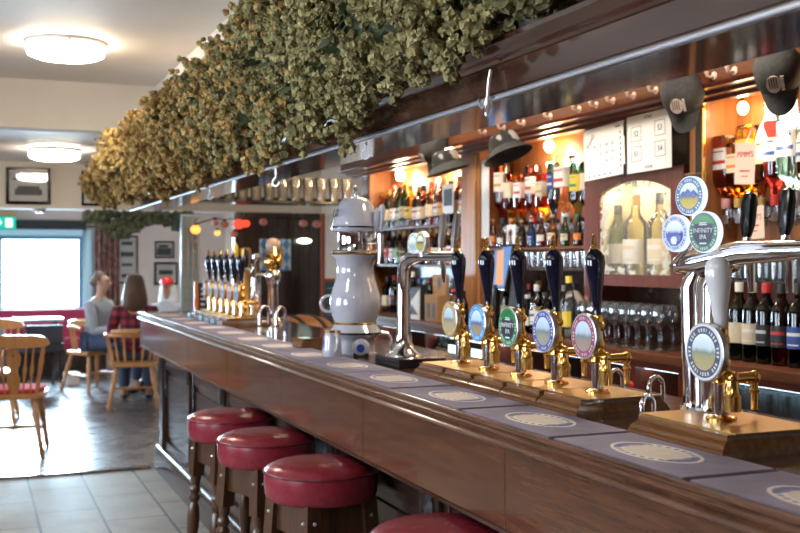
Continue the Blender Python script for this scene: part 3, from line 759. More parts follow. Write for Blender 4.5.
# coasters beside the jug
for k in range(4):
    o = MB().box(-.045, .045, -.045, .045, 0, .011).build('wooden_coaster', 'pumpwood', None, (1.24, 4.02, ZC + .0005 + k*.0112), (0, 0, .1 + k*.05), .002)
    tag(o, 'square wooden coaster in the small stack left of the porcelain jug, %s from the bottom' % ORD[k], 'coaster', 'stack of wooden coasters')

# ------------------------------------------------------------------ far pump row
FF = [clipmat('far_badge_%d' % i, r, (.8, .8, .8), (.55, .65, .75), (.15, .2, .3), q, .05, (.5, .5, .52), .7) for i, (r, q) in enumerate(
    [((.10, .25, .55), (.3, .35, .5)), ((.40, .08, .12), (.5, .4, .3)), ((.10, .14, .40), (.5, .5, .45)), ((.12, .30, .50), (.6, .5, .2)), ((.45, .38, .22), (.4, .4, .3)), ((.08, .10, .25), (.6, .6, .5))])]
FN = ['light blue', 'dark red', 'deep blue', 'teal blue', 'sandy', 'navy']
for i in range(6):
    hand_pump((1.235, 5.56 + i*.165, ZC), 'black-handled hand pump with %s badge, %s from near end of far row' % (FN[i], ORD[i]), .081, .24, FF[i], HANDLE, 'navy', 'brassdk', 'far row of black-handled hand pumps')
    o = MB().box(1.222, 1.232, 5.56 + i*.165 - .045, 5.56 + i*.165 + .045, ZC, ZC + .030).build('price_card', 'bluetrim' if i % 2 else 'porc', None, None, None, .001)
    tag(o, 'small pale card leaning on the far pump row, %s from its near end' % ORD[i], 'card', 'cards along the far pump row')
sf = T('figure_beer_font', 'tall chrome and gold beer font topped by a small figure behind the far pump row', 'beer font', (1.56, 5.70, ZC))
MB().lathe([(.055, 0), (.05, .012), (.030, .03), (.027, .20), (.034, .23), (.045, .26), (.04, .29), (.03, .30)], 20).build('column', 'chrome', sf)
MB().lathe([(.03, .30), (.050, .32), (.054, .35), (.04, .385), (.02, .40)], 18).build('figure_body', 'brass', sf)
MB().sph((0, 0, .435), .042, 14).build('figure_head', plain('cream_figure', (.62, .40, .28), .4), sf)
MB().tube([(0, -.05, .35), (-.01, -.075, .38), (-.01, -.06, .42)], .012, 8).build('figure_arm', 'brass', sf)
MB().tube([(-.05, 0, .27), (-.09, 0, .27), (-.10, 0, .22)], .010, 8).build('tap', 'chrome', sf)
for i, (y, h, m_) in enumerate(((6.0, .42, 'chrome'), (6.25, .46, 'brassdk'), (6.5, .40, 'chrome'))):
    q = T('lager_font', '%s lager font rising behind the far hand pumps, %s from the near end' % ('gold' if m_ == 'brassdk' else 'chrome', ORD[i]), 'beer font', (1.54, y, ZC), 0, 'lager fonts behind the far pumps')
    MB().lathe([(.045, 0), (.03, .02), (.026, h*.8), (.035, h*.85), (.03, h*.92), (1e-5, h*.94)], 18).build('column', m_, q)
    MB().tube([(-.02, 0, h*.7), (-.075, 0, h*.72), (-.085, 0, h*.58)], .010, 8).build('tap', 'chrome', q)
    MB().lathe([(.006, 0), (.014, .03), (.014, .10), (1e-5, .13)], 10).build('tap_handle', ('black', 'yellow', 'blue')[i], q, (-.06, 0, h*.72))

# ------------------------------------------------------------------ stools
def stool(loc, label, rz):
    t = T('bar_stool', label, 'bar stool', loc, rz, 'burgundy bar stools')
    s = MB().lathe([(.156, .698), (.165, .703), (.171, .716), (.1735, .742), (.1735, .768), (.172, .781)], 56).build('seat', 'vinyl', t)
    c = MB().lathe([(.171, .780), (.171, .785), (.163, .794), (.140, .804), (.095, .812), (.045, .816), (1e-5, .817)], 56).build('seat_top', 'vinyl', s)
    MB().ring((0, 0, .782), .1725, .0042, 56, 8).build('piping', 'piping', s)
    fr = MB()
    A = .098
    for k in range(4):
        m4 = RZ(R(90*k)); fr.box(-A, A, A - .012, A + .012, .600, .700, 0, m4)
    fr.build('apron', 'stoolwood', t, bevel=.003)
    for k in range(4):
        m4 = RZ(R(45 + 90*k)) @ TR(.19, 0, 0) @ RY(R(-4.2))
        lg = MB(); mm = m4 @ TR(0, 0, 0)
        lg.box(-.024, .024, -.024, .024, .545, .705, 0, m4 @ RZ(R(45)))
        pr = [(.015, 0.004), (.019, .015), (.020, .05), (.014, .07), (.019, .078), (.014, .086), (.021, .13), (.023, .17), (.019, .20), (.026, .205), (.026, .25), (.019, .255), (.020, .29), (.025, .33),
              (.0265, .37), (.022, .41), (.015, .435), (.022, .447), (.024, .456), (.015, .470), (.023, .482), (.023, .492), (.016, .505), (.021, .530), (.022, .548)]
        lg.lathe(pr, 18, 0, m4)
        lo = lg.build('leg', 'stoolwood', t, bevel=0)
        bo = MB(); v = m4 @ Vector((0, 0, .655))
        for q in (45 + 90*k - 45, 45 + 90*k + 45):
            d = Vector((cos(R(q)), sin(R(q)), 0)); bo.sph(tuple(v + d*.024), .006, 8)
        bo.build('bolt', 'steel', lo)
    for z, k in ((.225, 0), (.225, 1), (.26, 2), (.26, 3)):
        a0, a1 = R(45 + 90*k), R(135 + 90*k); rr = .19 - z*math.tan(R(4.2))
        MB().tube([(cos(a0)*rr, sin(a0)*rr, z), ((cos(a0) + cos(a1))*rr/2, (sin(a0) + sin(a1))*rr/2, z), (cos(a1)*rr, sin(a1)*rr, z)], [.010, .013, .010], 12).build('stretcher', 'stoolwood', t)
    return t
stool((.985, 3.05, 0), 'burgundy vinyl bar stool with turned wooden legs, nearest of the three in full view', .25)
stool((.972, 3.64, 0), 'burgundy vinyl bar stool with turned wooden legs, middle of the three in full view', .35)
stool((.972, 4.19, 0), 'burgundy vinyl bar stool with turned wooden legs, farthest of the row', .2)
stool((1.008, 2.20, 0), 'burgundy vinyl bar stool showing only its seat edge at the bottom of the picture', .3)


# ------------------------------------------------------------------ hops
def hop_unit():
    """one small papery cone of unit length: a scaly egg"""
    vs, fs = [], []; n = 7
    lv = [(0, .10), (.14, .36), (.36, .48), (.60, .45), (.82, .28)]
    for L, (z, r) in enumerate(lv):
        for i in range(n):
            a = 2*pi*(i + .5*(L % 2))/n; k = 1.26 if (i + L) % 2 else .78
            vs.append((cos(a)*r*k, sin(a)*r*k, z + (.13 if (i + L) % 2 else -.06)))
    vs.append((0, 0, 1.0))
    for L in range(len(lv) - 1):
        for i in range(n):
            p, q = L*n + i, L*n + (i + 1) % n; s, t = p + n, q + n
            if L % 2: fs += [(p, q, t), (p, t, s)]
            else: fs += [(p, q, s), (q, t, s)]
    m = (len(lv) - 1)*n
    for i in range(n): fs.append((m + i, m + (i + 1) % n, len(vs) - 1))
    return vs, fs
HV, HF = hop_unit()
def hops(name, spots, mats, parent):
    """spots: (pos, size, direction, material)"""
    V, F, MI = [], [], []
    for (p, s, d, m) in spots:
        q = Vector((0, 0, 1)).rotation_difference(Vector(d).normalized()).to_matrix() @ Matrix.Rotation(random.uniform(0, 6.28), 3, 'Z')
        b = len(V); p = Vector(p)
        for v in HV: V.append(tuple(p + (q @ Vector(v))*s))
        for f in HF: F.append((f[0] + b, f[1] + b, f[2] + b))
        MI += [m]*len(HF)
    me = bpy.data.meshes.new(name); me.from_pydata(V, [], F)
    for q in mats: me.materials.append(M[q])
    me.polygons.foreach_set('material_index', MI)
    o = link(name, me, parent); return o
def leaf_mesh(name, items, mat, parent):
    mb = MB()
    for (p, s, d) in items:
        q = Vector((0, 0, 1)).rotation_difference(Vector(d).normalized()).to_matrix().to_4x4() @ RZ(random.uniform(0, 6.28))
        mb.add([(0, 0, 0), (.35*s, 0, .4*s), (.12*s, .05*s, 1.0*s), (-.12*s, .05*s, 1.0*s), (-.35*s, 0, .4*s), (0, .1*s, .5*s)],
               [(0, 1, 5), (1, 2, 5), (2, 3, 5), (3, 4, 5), (4, 0, 5)], 0, TR(*p) @ q)
    return mb.build(name, mat, parent)
# garland along the top of the canopy: a lumpy roll, fuller towards the far end
hg = T('hop_garland', 'thick garland of dried hops heaped on top of the canopy, golden at its far end', 'hop garland', (1.05, 4.5, 1.89))
def lump(y):
    a = sin(y*3.1 + .7)*.5 + sin(y*6.7 + 1.9)*.3 + sin(y*12.3)*.2
    return a
spots, leaves, stems = [], [], []
Y0, Y1 = 1.95, 7.80
def sm(a, b, x):
    k = max(0, min(1, (x - a)/(b - a))); return k*k*(3 - 2*k)
def prof(y):
    """centre x, centre z, radii of the roll at y"""
    l = lump(y)
    far = sm(3.6, 4.7, y); tip = sm(6.7, 7.8, y); near = 1 - sm(1.95, 2.9, y)
    rz = .275 - .100*far - .065*tip - .12*near + .030*l
    rx = .16 + .045*far - .02*tip - .055*near + .025*l
    return 1.05 - .055*far - .04*tip + .03*near, 1.885 + rz*.78, rx, rz
def ok(x, z): return x < 1.13 and not (x > 1.0 and z < 1.895)
def put(x, y, z, d, s):
    g = y + random.uniform(-1.0, 1.0) > 3.95
    spots.append(((x - 1.05, y - 4.5, z - 1.89), s*.80, d, (3 if g else 0) + random.choice((0, 1, 1, 2))))
n = 0
while n < 3600:                                   # loose cones all over the roll
    y = random.uniform(Y0, Y1); cx, cz, rx, rz = prof(y); an = random.uniform(R(55), R(290)); k = random.uniform(.75, .98)
    x = cx + cos(an)*rx*k; z = cz + sin(an)*rz*k
    if not ok(x, z): continue
    put(x, y, z, (cos(an) + random.uniform(-.6, .6), random.uniform(-.7, .7), sin(an)*.6 - .3 + random.uniform(-.6, .6)), random.uniform(.026, .038)); n += 1
for c in range(430):                              # hanging bunches
    y = Y0 + (Y1 - Y0)*((c + random.random())/430); cx, cz, rx, rz = prof(y); an = random.uniform(R(60), R(265)); k = random.uniform(.84, 1.24)
    bx, bz = cx + cos(an)*rx*k, cz + sin(an)*rz*k; L = random.uniform(.05, .10); w = random.uniform(.026, .044)
    for j in range(33):
        u = random.random(); q = w*(1.1 - .8*u)
        x, yy, z = bx + random.gauss(0, q*.75), y + random.gauss(0, q), bz + L*(.4 - u) + random.gauss(0, .010)
        if ok(x, z): put(x, yy, z, (cos(an)*.7 + (x - bx)*14, (yy - y)*14, -.55 + random.uniform(-.5, .4)), random.uniform(.025, .039))
# drooping sprays over the edge of the canopy
for k in range(26):
    y = random.uniform(2.5, 7.5); cx, cz, rx, rz = prof(y)
    L = random.uniform(.04, .12)
    for j in range(26):
        u = random.random(); g = y + random.uniform(-.8, .8) > 5.1
        spots.append(((cx - rx*.55 - .035*random.random() - 1.05, y - 4.5 + random.gauss(0, .05), -.0 + .05 - u*L + random.gauss(0, .012)), random.uniform(.022, .032), (random.uniform(-.7, .3), random.uniform(-.5, .5), -1), (3 if g else 0) + random.choice((0, 1, 2))))
# the thin tail towards the camera
for k in range(520):
    y = random.uniform(1.52, 1.95); t_ = (y - 1.52)/.43
    spots.append(((random.gauss(-.01, .035), y - 4.5, .05 + abs(random.gauss(0, .055)) + .02*sin(y*20)), random.uniform(.026, .04), (random.uniform(-1, .3), random.uniform(-.6, .6), random.uniform(-1, .4)), 0))
ho = hops('hop_cones', spots, ['hop%d' % i for i in range(6)], hg); ho['kind'] = 'stuff'
for k in range(420):
    y = random.uniform(Y0, Y1); cx, cz, rx, rz = prof(y); an = random.uniform(R(70), R(280)); x = cx + cos(an)*rx*.95; z = cz + sin(an)*rz*.95
    if x > 1.12 or (x > 1.0 and z < 1.9): continue
    leaves.append(((x - 1.05, y - 4.5, z - 1.89), random.uniform(.03, .06), (cos(an), random.uniform(-.6, .6), sin(an) + random.uniform(-.8, .3))))
lf = leaf_mesh('leaves', leaves, 'hopleaf', hg); lf['kind'] = 'stuff'
cr = MB()
for k in range(12):
    pts = []; ph = random.random()*6
    for i in range(30):
        y = Y0 + (Y1 - Y0)*i/29; cx, cz, rx, rz = prof(y); a = ph + y*2.3
        a = R(90) + (a % pi)*.9
        pts.append((min(cx + cos(a)*rx*.8, 1.12) - 1.05, y - 4.5, max(cz + sin(a)*rz*.8, 1.91) - 1.89))
    cr.tube(pts, .003, 5)
# core of tangled bines inside the roll
core = []
for i in range(40):
    y = Y0 + .1 + (Y1 - Y0 - .2)*i/39; cx, cz, rx, rz = prof(y); core.append(((min(cx, 1.04) - 1.05, y - 4.5, cz - 1.89), min(rx, rz)*.62))
cr.tube([c[0] for c in core], [c[1] for c in core], 10)
cr.build('bines', 'hopleaf', hg)
# darker swag hanging under the middle wall
hs = T('hop_swag', 'small dark swag of dried hops hanging below the middle wall near the curtain', 'hop swag', (1.35, 9.70, 1.82))
sp2 = []
for k in range(900):
    u = random.random(); x = -.42 + .95*u
    hgt = .05 + .10*math.exp(-((u - .32)/.2)**2) + .05*math.exp(-((u - .85)/.12)**2)
    sp2.append(((x, random.uniform(-.09, .04), .04 - random.random()*hgt*1.6), random.uniform(.03, .045), (random.uniform(-.6, .6), -.5, -1 + random.random()*.8), 0))
q = hops('hop_cones', sp2, ['hopdark'], hs); q['kind'] = 'stuff'
cr = MB(); cr.tube([(-.42, 0, .03), (-.2, -.02, -.02), (0, 0, .0), (.3, 0, .01), (.53, 0, .04)], .012, 6); cr.build('bine', 'bine', hs)

# ------------------------------------------------------------------ glasses
def pint(r=.046, h=.185):
    return MB().lathe([(1e-5, .004), (r*.68, .004), (r*.72, 0), (r*.74, .006), (r*.78, h*.35), (r*.98, h*.72), (r*1.0, h*.82), (r*.96, h), (r*.93, h), (r*.96, h*.82), (r*.74, h*.35), (r*.66, .010), (1e-5, .010)], 20)
gp = None
def glass_shelf_row():
    global gp
    sh = T('glass_shelf', 'long thin dark shelf of pint glasses across the far end of the canopy', 'shelf', (0, 7.68, 1.845))
    MB().box(1.03, 2.84, 0, .30, 0, .018).build('shelf_board', 'black', sh, bevel=.003)
    MB().box(1.25, 2.84, .29, .30, .018, .06).build('back_rail', 'shelf', sh, bevel=.002)
    k = 0
    for row in range(2):
        for i in range(13):
            x = 1.46 + i*.104 + row*.04; y = 7.74 + row*.11
            if gp is None: gp = pint().build('pint_glass', 'clearpint'); o = gp
            else: o = dup(gp, (0, 0, 0))
            o.location = (x, y, 1.863)
            tag(o, 'clear pint glass on the shelf across the canopy end, %s in its %s row' % (ORD[i], ('front', 'rear')[row]), 'glass', 'pint glasses on the shelf across the canopy end')
glass_shelf_row()

# ------------------------------------------------------------------ back bar carcass
BV = 2.65
bb = T('back_bar', 'dark mahogany back bar with lit oak bays, shelves and a long worktop', 'back bar', (0, 0, 0))
MB().box(BV, 3.15, 2.2, 7.9, .985, 1.024).build('worktop', 'shelf', bb, bevel=.005)
MB().box(BV + .015, 3.15, 2.2, 7.9, .955, .985).build('worktop_apron', 'frame', bb, bevel=.003)
MB().box(3.10, 3.15, 2.2, 7.9, 0, .955).build('lower_back_panel', 'dark', bb)
MB().box(BV + .03, 3.10, 2.2, 7.9, .755, .785).build('lower_shelf', 'dark', bb, bevel=.003)
q_ = MB().box(BV + .07, BV + .10, 2.3, 7.88, .945, .955).build('light_strip', emit('cool_strip', (.62, .86, 1.0), 7), bb); q_['label'] = 'thin cool light strip'
MB().box(BV + .06, 3.10, 2.2, 7.9, 0, .10).build('lower_plinth', 'dark', bb, bevel=.003)
MB().box(BV + .06, 3.10, 2.2, 7.9, .42, .445).build('lower_shelf', 'dark', bb, bevel=.003)
for y in (2.62, 3.52, 3.86, 4.25, 5.2, 6.1, 7.0): MB().box(BV + .02, 3.10, y - .02, y + .02, .10, .955).build('divider', 'frame', bb, bevel=.003)
# upper part
def bay(y0, y1):
    mb = MB(); mb.box(3.02, 3.04, y0, y1, 1.37, 2.12); mb.build('bay_back', 'backwood', bb)
    MB().box(3.02, 3.04, y0, y1, 1.024, 1.37).build('bay_back', 'dark' if y0 > 4 else 'frame', bb)
    MB().box(2.84, 3.02, y0, y1, 2.10, 2.12).build('bay_top', 'backwood', bb)
bay(2.2, 3.60); bay(4.50, 5.74); bay(5.94, 7.62)
MB().box(3.10, 3.15, 3.60, 4.50, 1.024, 2.12).build('cabinet_back', 'dark', bb)
for y0, y1, m_ in ((3.60, 3.70, 'backwood'), (4.49, 4.535, 'frame'), (5.71, 5.97, 'backwood'), (7.60, 7.78, 'backwood')):
    MB().box(2.85, 3.13, y0, y1, 1.024, 2.12).build('pilaster', m_, bb, bevel=.004)
MB().box(2.842, 2.85, 5.74, 5.755, 1.05, 2.09).build('brass_strip', 'brass', bb)
MB().box(2.838, 2.85, 3.597, 3.645, 1.024, 2.10).build('dark_strip', 'black', bb)
MB().box(2.835, 2.845, 3.588, 3.597, 1.35, 2.08).build('brass_strip', 'brass', bb)
cw = [(2.84, 2.066), (2.80, 2.066), (2.795, 2.071), (2.79, 2.080), (2.755, 2.083), (2.75, 2.089), (2.745, 2.097), (2.70, 2.101), (2.695, 2.105), (2.69, 2.114), (2.72, 2.118), (2.72, 2.40), (2.84, 2.40)]
extr(MB(), cw, 2.2, 7.88).build('cornice', 'frame', bb, ang=30)
MB().box(2.708, 2.72, 2.2, 7.88, 2.120, 2.30).build('peg_board', 'shelf', bb)
# pegs
pg = None
pys = [5.35, 5.12, 4.90, 4.62, 4.35, 4.20, 4.06, 3.90, 3.74, 3.56, 3.36, 3.24, 3.0]
for i, y in enumerate(pys):
    if pg is None:
        mb = MB(); mb.lathe([(.016, 0), (.016, .003), (.010, .005)], 14, 0, RY(R(-90))); mb.tube([(0, 0, 0), (-.022, 0, -.006), (-.032, 0, -.002), (-.036, 0, .010)], [.0075, .006, .006, .007], 8); mb.sph((-.036, 0, .012), .009, 8)
        pg = mb.build('coat_peg', plain('pinkish_porcelain', (.74, .55, .48), .2)); o = pg
    else: o = dup(pg, (0, 0, 0))
    o.location = (2.708, y, 2.143); o.scale = (1.05, 1.05, 1.05)
    tag(o, 'pale porcelain peg on the board above the cornice, %s from the right end' % ORD[len(pys) - 1 - i], 'peg', 'pegs above the back bar')
# shelves of the bays
def shelf(y0, y1, z, m_='shelf', x0=2.86, th=.016): return MB().box(x0, 3.02, y0, y1, z - th, z).build('shelf', m_, bb, bevel=.003)
shelf(5.97, 7.60, 1.385); shelf(5.97, 7.60, 1.655); shelf(4.535, 5.71, 1.49); shelf(4.535, 5.71, 1.375, 'dark')
g = shelf(2.45, 3.575, 1.335, 'clear', 2.88, .008)
# optic rails
for y0, y1, z in ((4.54, 5.70, 1.585), (2.45, 3.56, 1.60)): MB().box(2.995, 3.019, y0, y1, z - .02, z + .02).build('optic_rail', 'steel', bb, bevel=.002)

# ------------------------------------------------------------------ bottles
PR = {
 'wine': ([(.034, 0), (.0365, .004), (.037, .012), (.037, .185), (.034, .200), (.022, .218), (.0150, .236), (.0140, .262), (.0140, .272), (1e-5, .272)], 0, .272, .028, .0155, (.055, .155)),
 'spirit': ([(.037, 0), (.0395, .005), (.040, .012), (.040, .175), (.037, .190), (.022, .206), (.0150, .220), (.0140, .262), (1e-5, .262)], 0, .262, .028, .0165, (.045, .15)),
 'square': ([(.036, 0), (.038, .004), (.0385, .01), (.0385, .170), (.034, .184), (.020, .196), (.0145, .212), (.0140, .250), (1e-5, .250)], 6, .250, .030, .0185, (.035, .14)),
 'slim': ([(.030, 0), (.032, .005), (.0325, .012), (.0325, .17), (.028, .20), (.018, .235), (.0135, .26), (.0135, .285), (1e-5, .285)], 0, .285, .025, .0155, (.05, .15)),
 'mixer': ([(.025, 0), (.0275, .004), (.028, .01), (.028, .085), (.022, .11), (.013, .135), (.012, .165), (1e-5, .165)], 0, .165, .012, .0135, (.03, .08)),
 'round': ([(.03, 0), (.044, .01), (.052, .05), (.052, .09), (.042, .13), (.022, .155), (.016, .17), (.015, .215), (1e-5, .215)], 0, .215, .03, .018, (.04, .10)),
}
cache = {}
def bottle(kind, glass, cap, lab, loc, label, group=None, inv=False, rz=0, sc=1, acc=None, cat='bottle'):
    key = (kind, glass, cap, lab, acc)
    if key in cache:
        t = dup(cache[key], loc, None, label)
        if 'group' in t: del t['group']
        if group: t['group'] = group
    else:
        prof, sq, top, ch, cr_, (l0, l1) = PR[kind]
        t = T('bottle', label, cat, loc, 0, group)
        MB().lathe(prof, 24, 0, None, sq).build('glass_body', 'g_' + glass, t)
        MB().lathe([(cr_, top - ch*.75), (cr_, top + ch*.4), (cr_*.92, top + ch*.5), (1e-5, top + ch*.5)], 16).build('cap', 'l_' + cap, t)
        rl = prof[3][0] + .0006
        if lab:
            l0, l1 = l0 + (l1 - l0)*.1, l1 - (l1 - l0)*.16; mb = MB(); mb.lathe([(rl, l0), (rl, l1)], 18, 0, None, sq, R(180 - 78), R(180 + 78))
            if acc:
                h = l1 - l0
                mb.lathe([(rl + .0004, l0 + h*.58), (rl + .0004, l0 + h*.74)], 14, 1, None, sq, R(180 - 45), R(180 + 45))
                mb.lathe([(rl + .0004, l0 + h*.14), (rl + .0004, l0 + h*.20)], 14, 1, None, sq, R(180 - 38), R(180 + 38))
            mb.build('paper_label', ['l_' + lab, 'l_' + (acc or lab)], t)
        cache[key] = t
    t.scale = (sc, sc, sc)
    t.rotation_euler = (R(180) if inv else 0, 0, rz)
    if inv: t.rotation_euler = (0, R(180), pi + rz); t.rotation_euler = (R(180), 0, rz)
    return t
oc = None
def optic(loc, label, group):
    global oc
    if oc: return dup(oc, loc, None, label, group)
    t = T('optic_dispenser', label, 'optic', loc, 0, group)
    MB().lathe([(.017, .055), (.018, .04), (.016, .038), (.016, .035), (.022, .034), (.022, -.008), (.016, -.012), (.010, -.018), (.007, -.03), (.004, -.05)], 16).build('measure', 'clear', t)
    MB().lathe([(.020, .036), (.020, .050), (.016, .054)], 14).build('collar', 'l_black', t)
    MB().box(.015, .042, -.008, .008, .0, .03).build('arm', 'steel', t, bevel=.002)
    MB().box(-.024, -.020, -.014, .014, -.03, .006).build('lever', 'steel', t, bevel=.001)
    oc = t; return t
def desc(kind, glass, lab, acc):
    s = {'wine': 'wine', 'spirit': 'spirit', 'square': 'square spirit', 'slim': 'slim', 'mixer': 'small', 'round': 'round'}[kind]
    return '%s %s bottle, ' % (glass, s) + ('no label' if not lab else '%s%s label' % (lab, ' and ' + acc if acc else ''))
def row(items, y_left, dy, x, z, where, group, inv=False, jit=.010):
    ys = y_left if isinstance(y_left, list) else [y_left - i*dy for i in range(len(items))]
    for i, it in enumerate(items):
        kind, glass, cap, lab, acc = it[:5]; sc = it[5] if len(it) > 5 else 1
        y = ys[i]; xx = x + random.uniform(-jit, jit)
        label = desc(kind, glass, lab, acc) + ', %s, %s from left' % (where, ORD[i])
        if inv:
            top = PR[kind][2]*sc
            bottle(kind, glass, cap, lab, (2.935, y, z + .05 + top), label, group, True, 0, sc, acc)
            optic((2.952, y, z), 'clear optic under the upside-down bottle, %s, %s from the left' % (where, ORD[i]), 'optics, ' + where)
        else:
            bottle(kind, glass, cap, lab, (xx, y, z + .0005), label, group, False, random.uniform(-.15, .35), sc, acc)


# right bay: upside-down spirits, tumblers on a glass shelf, wine on the worktop
row([('square', 'pink', 'pink', 'white', 'red', 1.15), ('square', 'amber', 'gold', 'cream', 'orange', 1.0), ('square', 'yellow', 'gold', 'yellow', 'cream', 1.25), ('slim', 'amber', 'gold', 'cream', None, 1.0),
     ('spirit', 'red', 'red', 'white', 'blue', 1.2), ('square', 'teal', 'silver', 'white', 'blue', 1.3), ('square', 'clear', 'silver', 'silver', 'blue', 1.1)],
    [3.565, 3.49, 3.415, 3.35, 3.275, 3.175, 3.085], 0, 2.97, 1.60, 'right bay optics', 'upside-down spirits in the right bay', True)
row([('wine', 'green', 'white', 'cream', None, 1.07), ('wine', 'dark green', 'white', 'cream', 'white', 1.07), ('wine', 'black', 'red', 'black', 'silver', 1.07), ('wine', 'brown', 'black', 'black', 'red', 1.07),
     ('wine', 'black', 'black', 'blue', 'white', 1.07), ('wine', 'dark green', 'red', 'white', 'red', 1.07)], 3.325, .079, 2.80, 1.024, 'right worktop end', 'wine bottles on the right of the worktop', False, .004)
bottle('mixer', 'black', 'white', 'white', (2.78, 3.46, 1.0245), 'small dark bottle with white top behind the white pump handle', None, False, 0, 1.1, None)
tb = MB().lathe([(1e-5, .006), (.030, .006), (.031, 0), (.033, .008), (.036, .105), (.034, .105), (.031, .012), (1e-5, .012)], 18)
tg = None
for rw in range(2):
    for i in range(8):
        if tg is None: tg = tb.build('tumbler', 'clear'); o = tg
        else: o = dup(tg, (0, 0, 0))
        o.location = (2.91 + rw*.075, 3.55 - i*.078, 1.3355)
        tag(o, 'clear tumbler on the glass shelf above the wine bottles, %s in its %s row' % (ORD[i], ('front', 'rear')[rw]), 'glass', 'tumblers on the glass shelf of the right bay')
hb = MB().lathe([(1e-5, .006), (.030, .006), (.031, 0), (.032, .008), (.0395, .145), (.0375, .145), (.030, .012), (1e-5, .012)], 18)
tg = None
for rw in range(2):
    for i in range(9):
        if tg is None: tg = hb.build('pint_glass', 'clear'); o = tg
        else: o = dup(tg, (0, 0, 0))
        o.location = (2.735 + rw*.09, 3.46 - i*.085, .7855)
        tag(o, 'straight pint glass on the shelf under the right worktop, %s in its %s row' % (ORD[i], ('front', 'rear')[rw]), 'glass', 'pint glasses under the right worktop')
# wine goblets below the cabinet
gb = MB().lathe([(.034, 0), (.034, .002), (.012, .006), (.005, .012), (.004, .085), (.007, .094), (.022, .108), (.035, .130), (.038, .150), (.036, .175), (.031, .196), (.0295, .196), (.034, .175), (.036, .150), (.033, .130), (.020, .111), (1e-5, .100)], 22)
tg = None
for rw in range(2):
    for i in range(8):
        if tg is None: tg = gb.build('wine_goblet', 'clear'); o = tg
        else: o = dup(tg, (0, 0, 0))
        o.location = (2.735 + rw*.095, 4.34 - i*.083 + rw*.03, 1.0245)
        tag(o, 'stemmed wine goblet on the worktop under the cabinet, %s in its %s row' % (ORD[i], ('front', 'rear')[rw]), 'glass', 'wine goblets below the mahogany cabinet')

# mahogany wall cabinet with an arched etched-glass door
cb = T('wall_cabinet', 'mahogany wall cabinet with arched etched glass door showing three bottles', 'cabinet', (2.86, 4.095, 1.295))
cw2, chh = .375, .535
mb = MB()
mb.box(.0, .235, -cw2, -cw2 + .02, 0, chh).box(.0, .235, cw2 - .02, cw2, 0, chh).box(0, .235, -cw2 + .02, cw2 - .02, 0, .02).box(0, .235, -cw2 + .02, cw2 - .02, chh - .02, chh)
mb.build('cabinet_box', 'frame', cb)
MB().box(.215, .235, -cw2 + .02, cw2 - .02, .02, chh - .02).box(.002, .215, cw2 - .026, cw2 - .0195, .021, chh - .021).build('back_panel', plain('pale_sage_panel', (.60, .56, .36), .6), cb)
YZ = Matrix(((0, 0, 1, 0), (1, 0, 0, 0), (0, 1, 0, 0), (0, 0, 0, 1)))    # outline (y, z) extruded along x
a, zb, zt = .285, .055, .435
arch = [(a - 2*a*i/24, zt + .055*(1 - ((i - 12)/12)**2)) for i in range(25)]
inner = [(a, zb)] + arch + [(-a, zb)]
door = MB()
door.box(-.025, 0, -cw2, -a, 0, chh).box(-.025, 0, a, cw2, 0, chh).box(-.025, 0, -a, a, 0, zb)
top = [(q, w) for q, w in arch] + [(-a, chh), (a, chh)]
door.prism(top, -.025, 0, 0, YZ)
dd = door.build('door', 'frame', cb)
def etched():
    m, nt, out = newmat('etched_glass')
    t = nt.nodes.new('ShaderNodeBsdfTransparent'); g = nt.nodes.new('ShaderNodeBsdfPrincipled')
    g.inputs['Base Color'].default_value = (.74, .72, .62, 1); g.inputs['Roughness'].default_value = .35
    co_ = objco(nt, (1, 1/.285, 1/.22)); sp = nt.nodes.new('ShaderNodeSeparateXYZ'); nt.links.new(co_, sp.inputs[0])
    ay = mth(nt, 'ABSOLUTE', sp.outputs[1]); az = mth(nt, 'ABSOLUTE', mth(nt, 'SUBTRACT', sp.outputs[2], 1.2))
    edge = mth(nt, 'MAXIMUM', ay, mth(nt, 'MULTIPLY', az, .92))
    v = nt.nodes.new('ShaderNodeTexVoronoi'); v.inputs['Scale'].default_value = 26; v.feature = 'DISTANCE_TO_EDGE'
    nt.links.new(objco(nt), v.inputs['Vector'])
    nz = noise(nt, objco(nt), 16, 2)
    flour = mth(nt, 'MULTIPLY', mth(nt, 'GREATER_THAN', nz, .5), mth(nt, 'LESS_THAN', v.outputs['Distance'], .16))
    k = mth(nt, 'MULTIPLY', flour, mth(nt, 'GREATER_THAN', mth(nt, 'ADD', edge, mth(nt, 'MULTIPLY', nz, .3)), .92))
    k = mth(nt, 'MAXIMUM', mth(nt, 'MULTIPLY', k, .85), .10)
    mx = nt.nodes.new('ShaderNodeMixShader'); nt.links.new(k, mx.inputs[0])
    nt.links.new(t.outputs[0], mx.inputs[1]); nt.links.new(g.outputs[0], mx.inputs[2]); nt.links.new(mx.outputs[0], out.inputs[0]); return m
M['etched'] = etched()
MB().prism(inner, -.016, -.012, 0, YZ).build('glass_pane', 'etched', dd)
MB().sph((-.032, -.335, .26), .011, 10).build('knob', 'brass', dd)
point((2.90, 4.34, 1.79), 3.2, (1, .90, .66), .02); point((2.90, 3.90, 1.79), 3.2, (1, .90, .66), .02)
row([('wine', 'pale green', 'black', 'white', None, 1.3), ('spirit', 'pale yellow', 'gold', 'white', 'cream', 1.5), ('spirit', 'pale yellow', 'black', 'cream', 'white', 1.5)], [4.405, 4.265, 4.065], 0, 2.965, 1.316, 'inside the mahogany cabinet', 'bottles in the mahogany cabinet', False, .004)
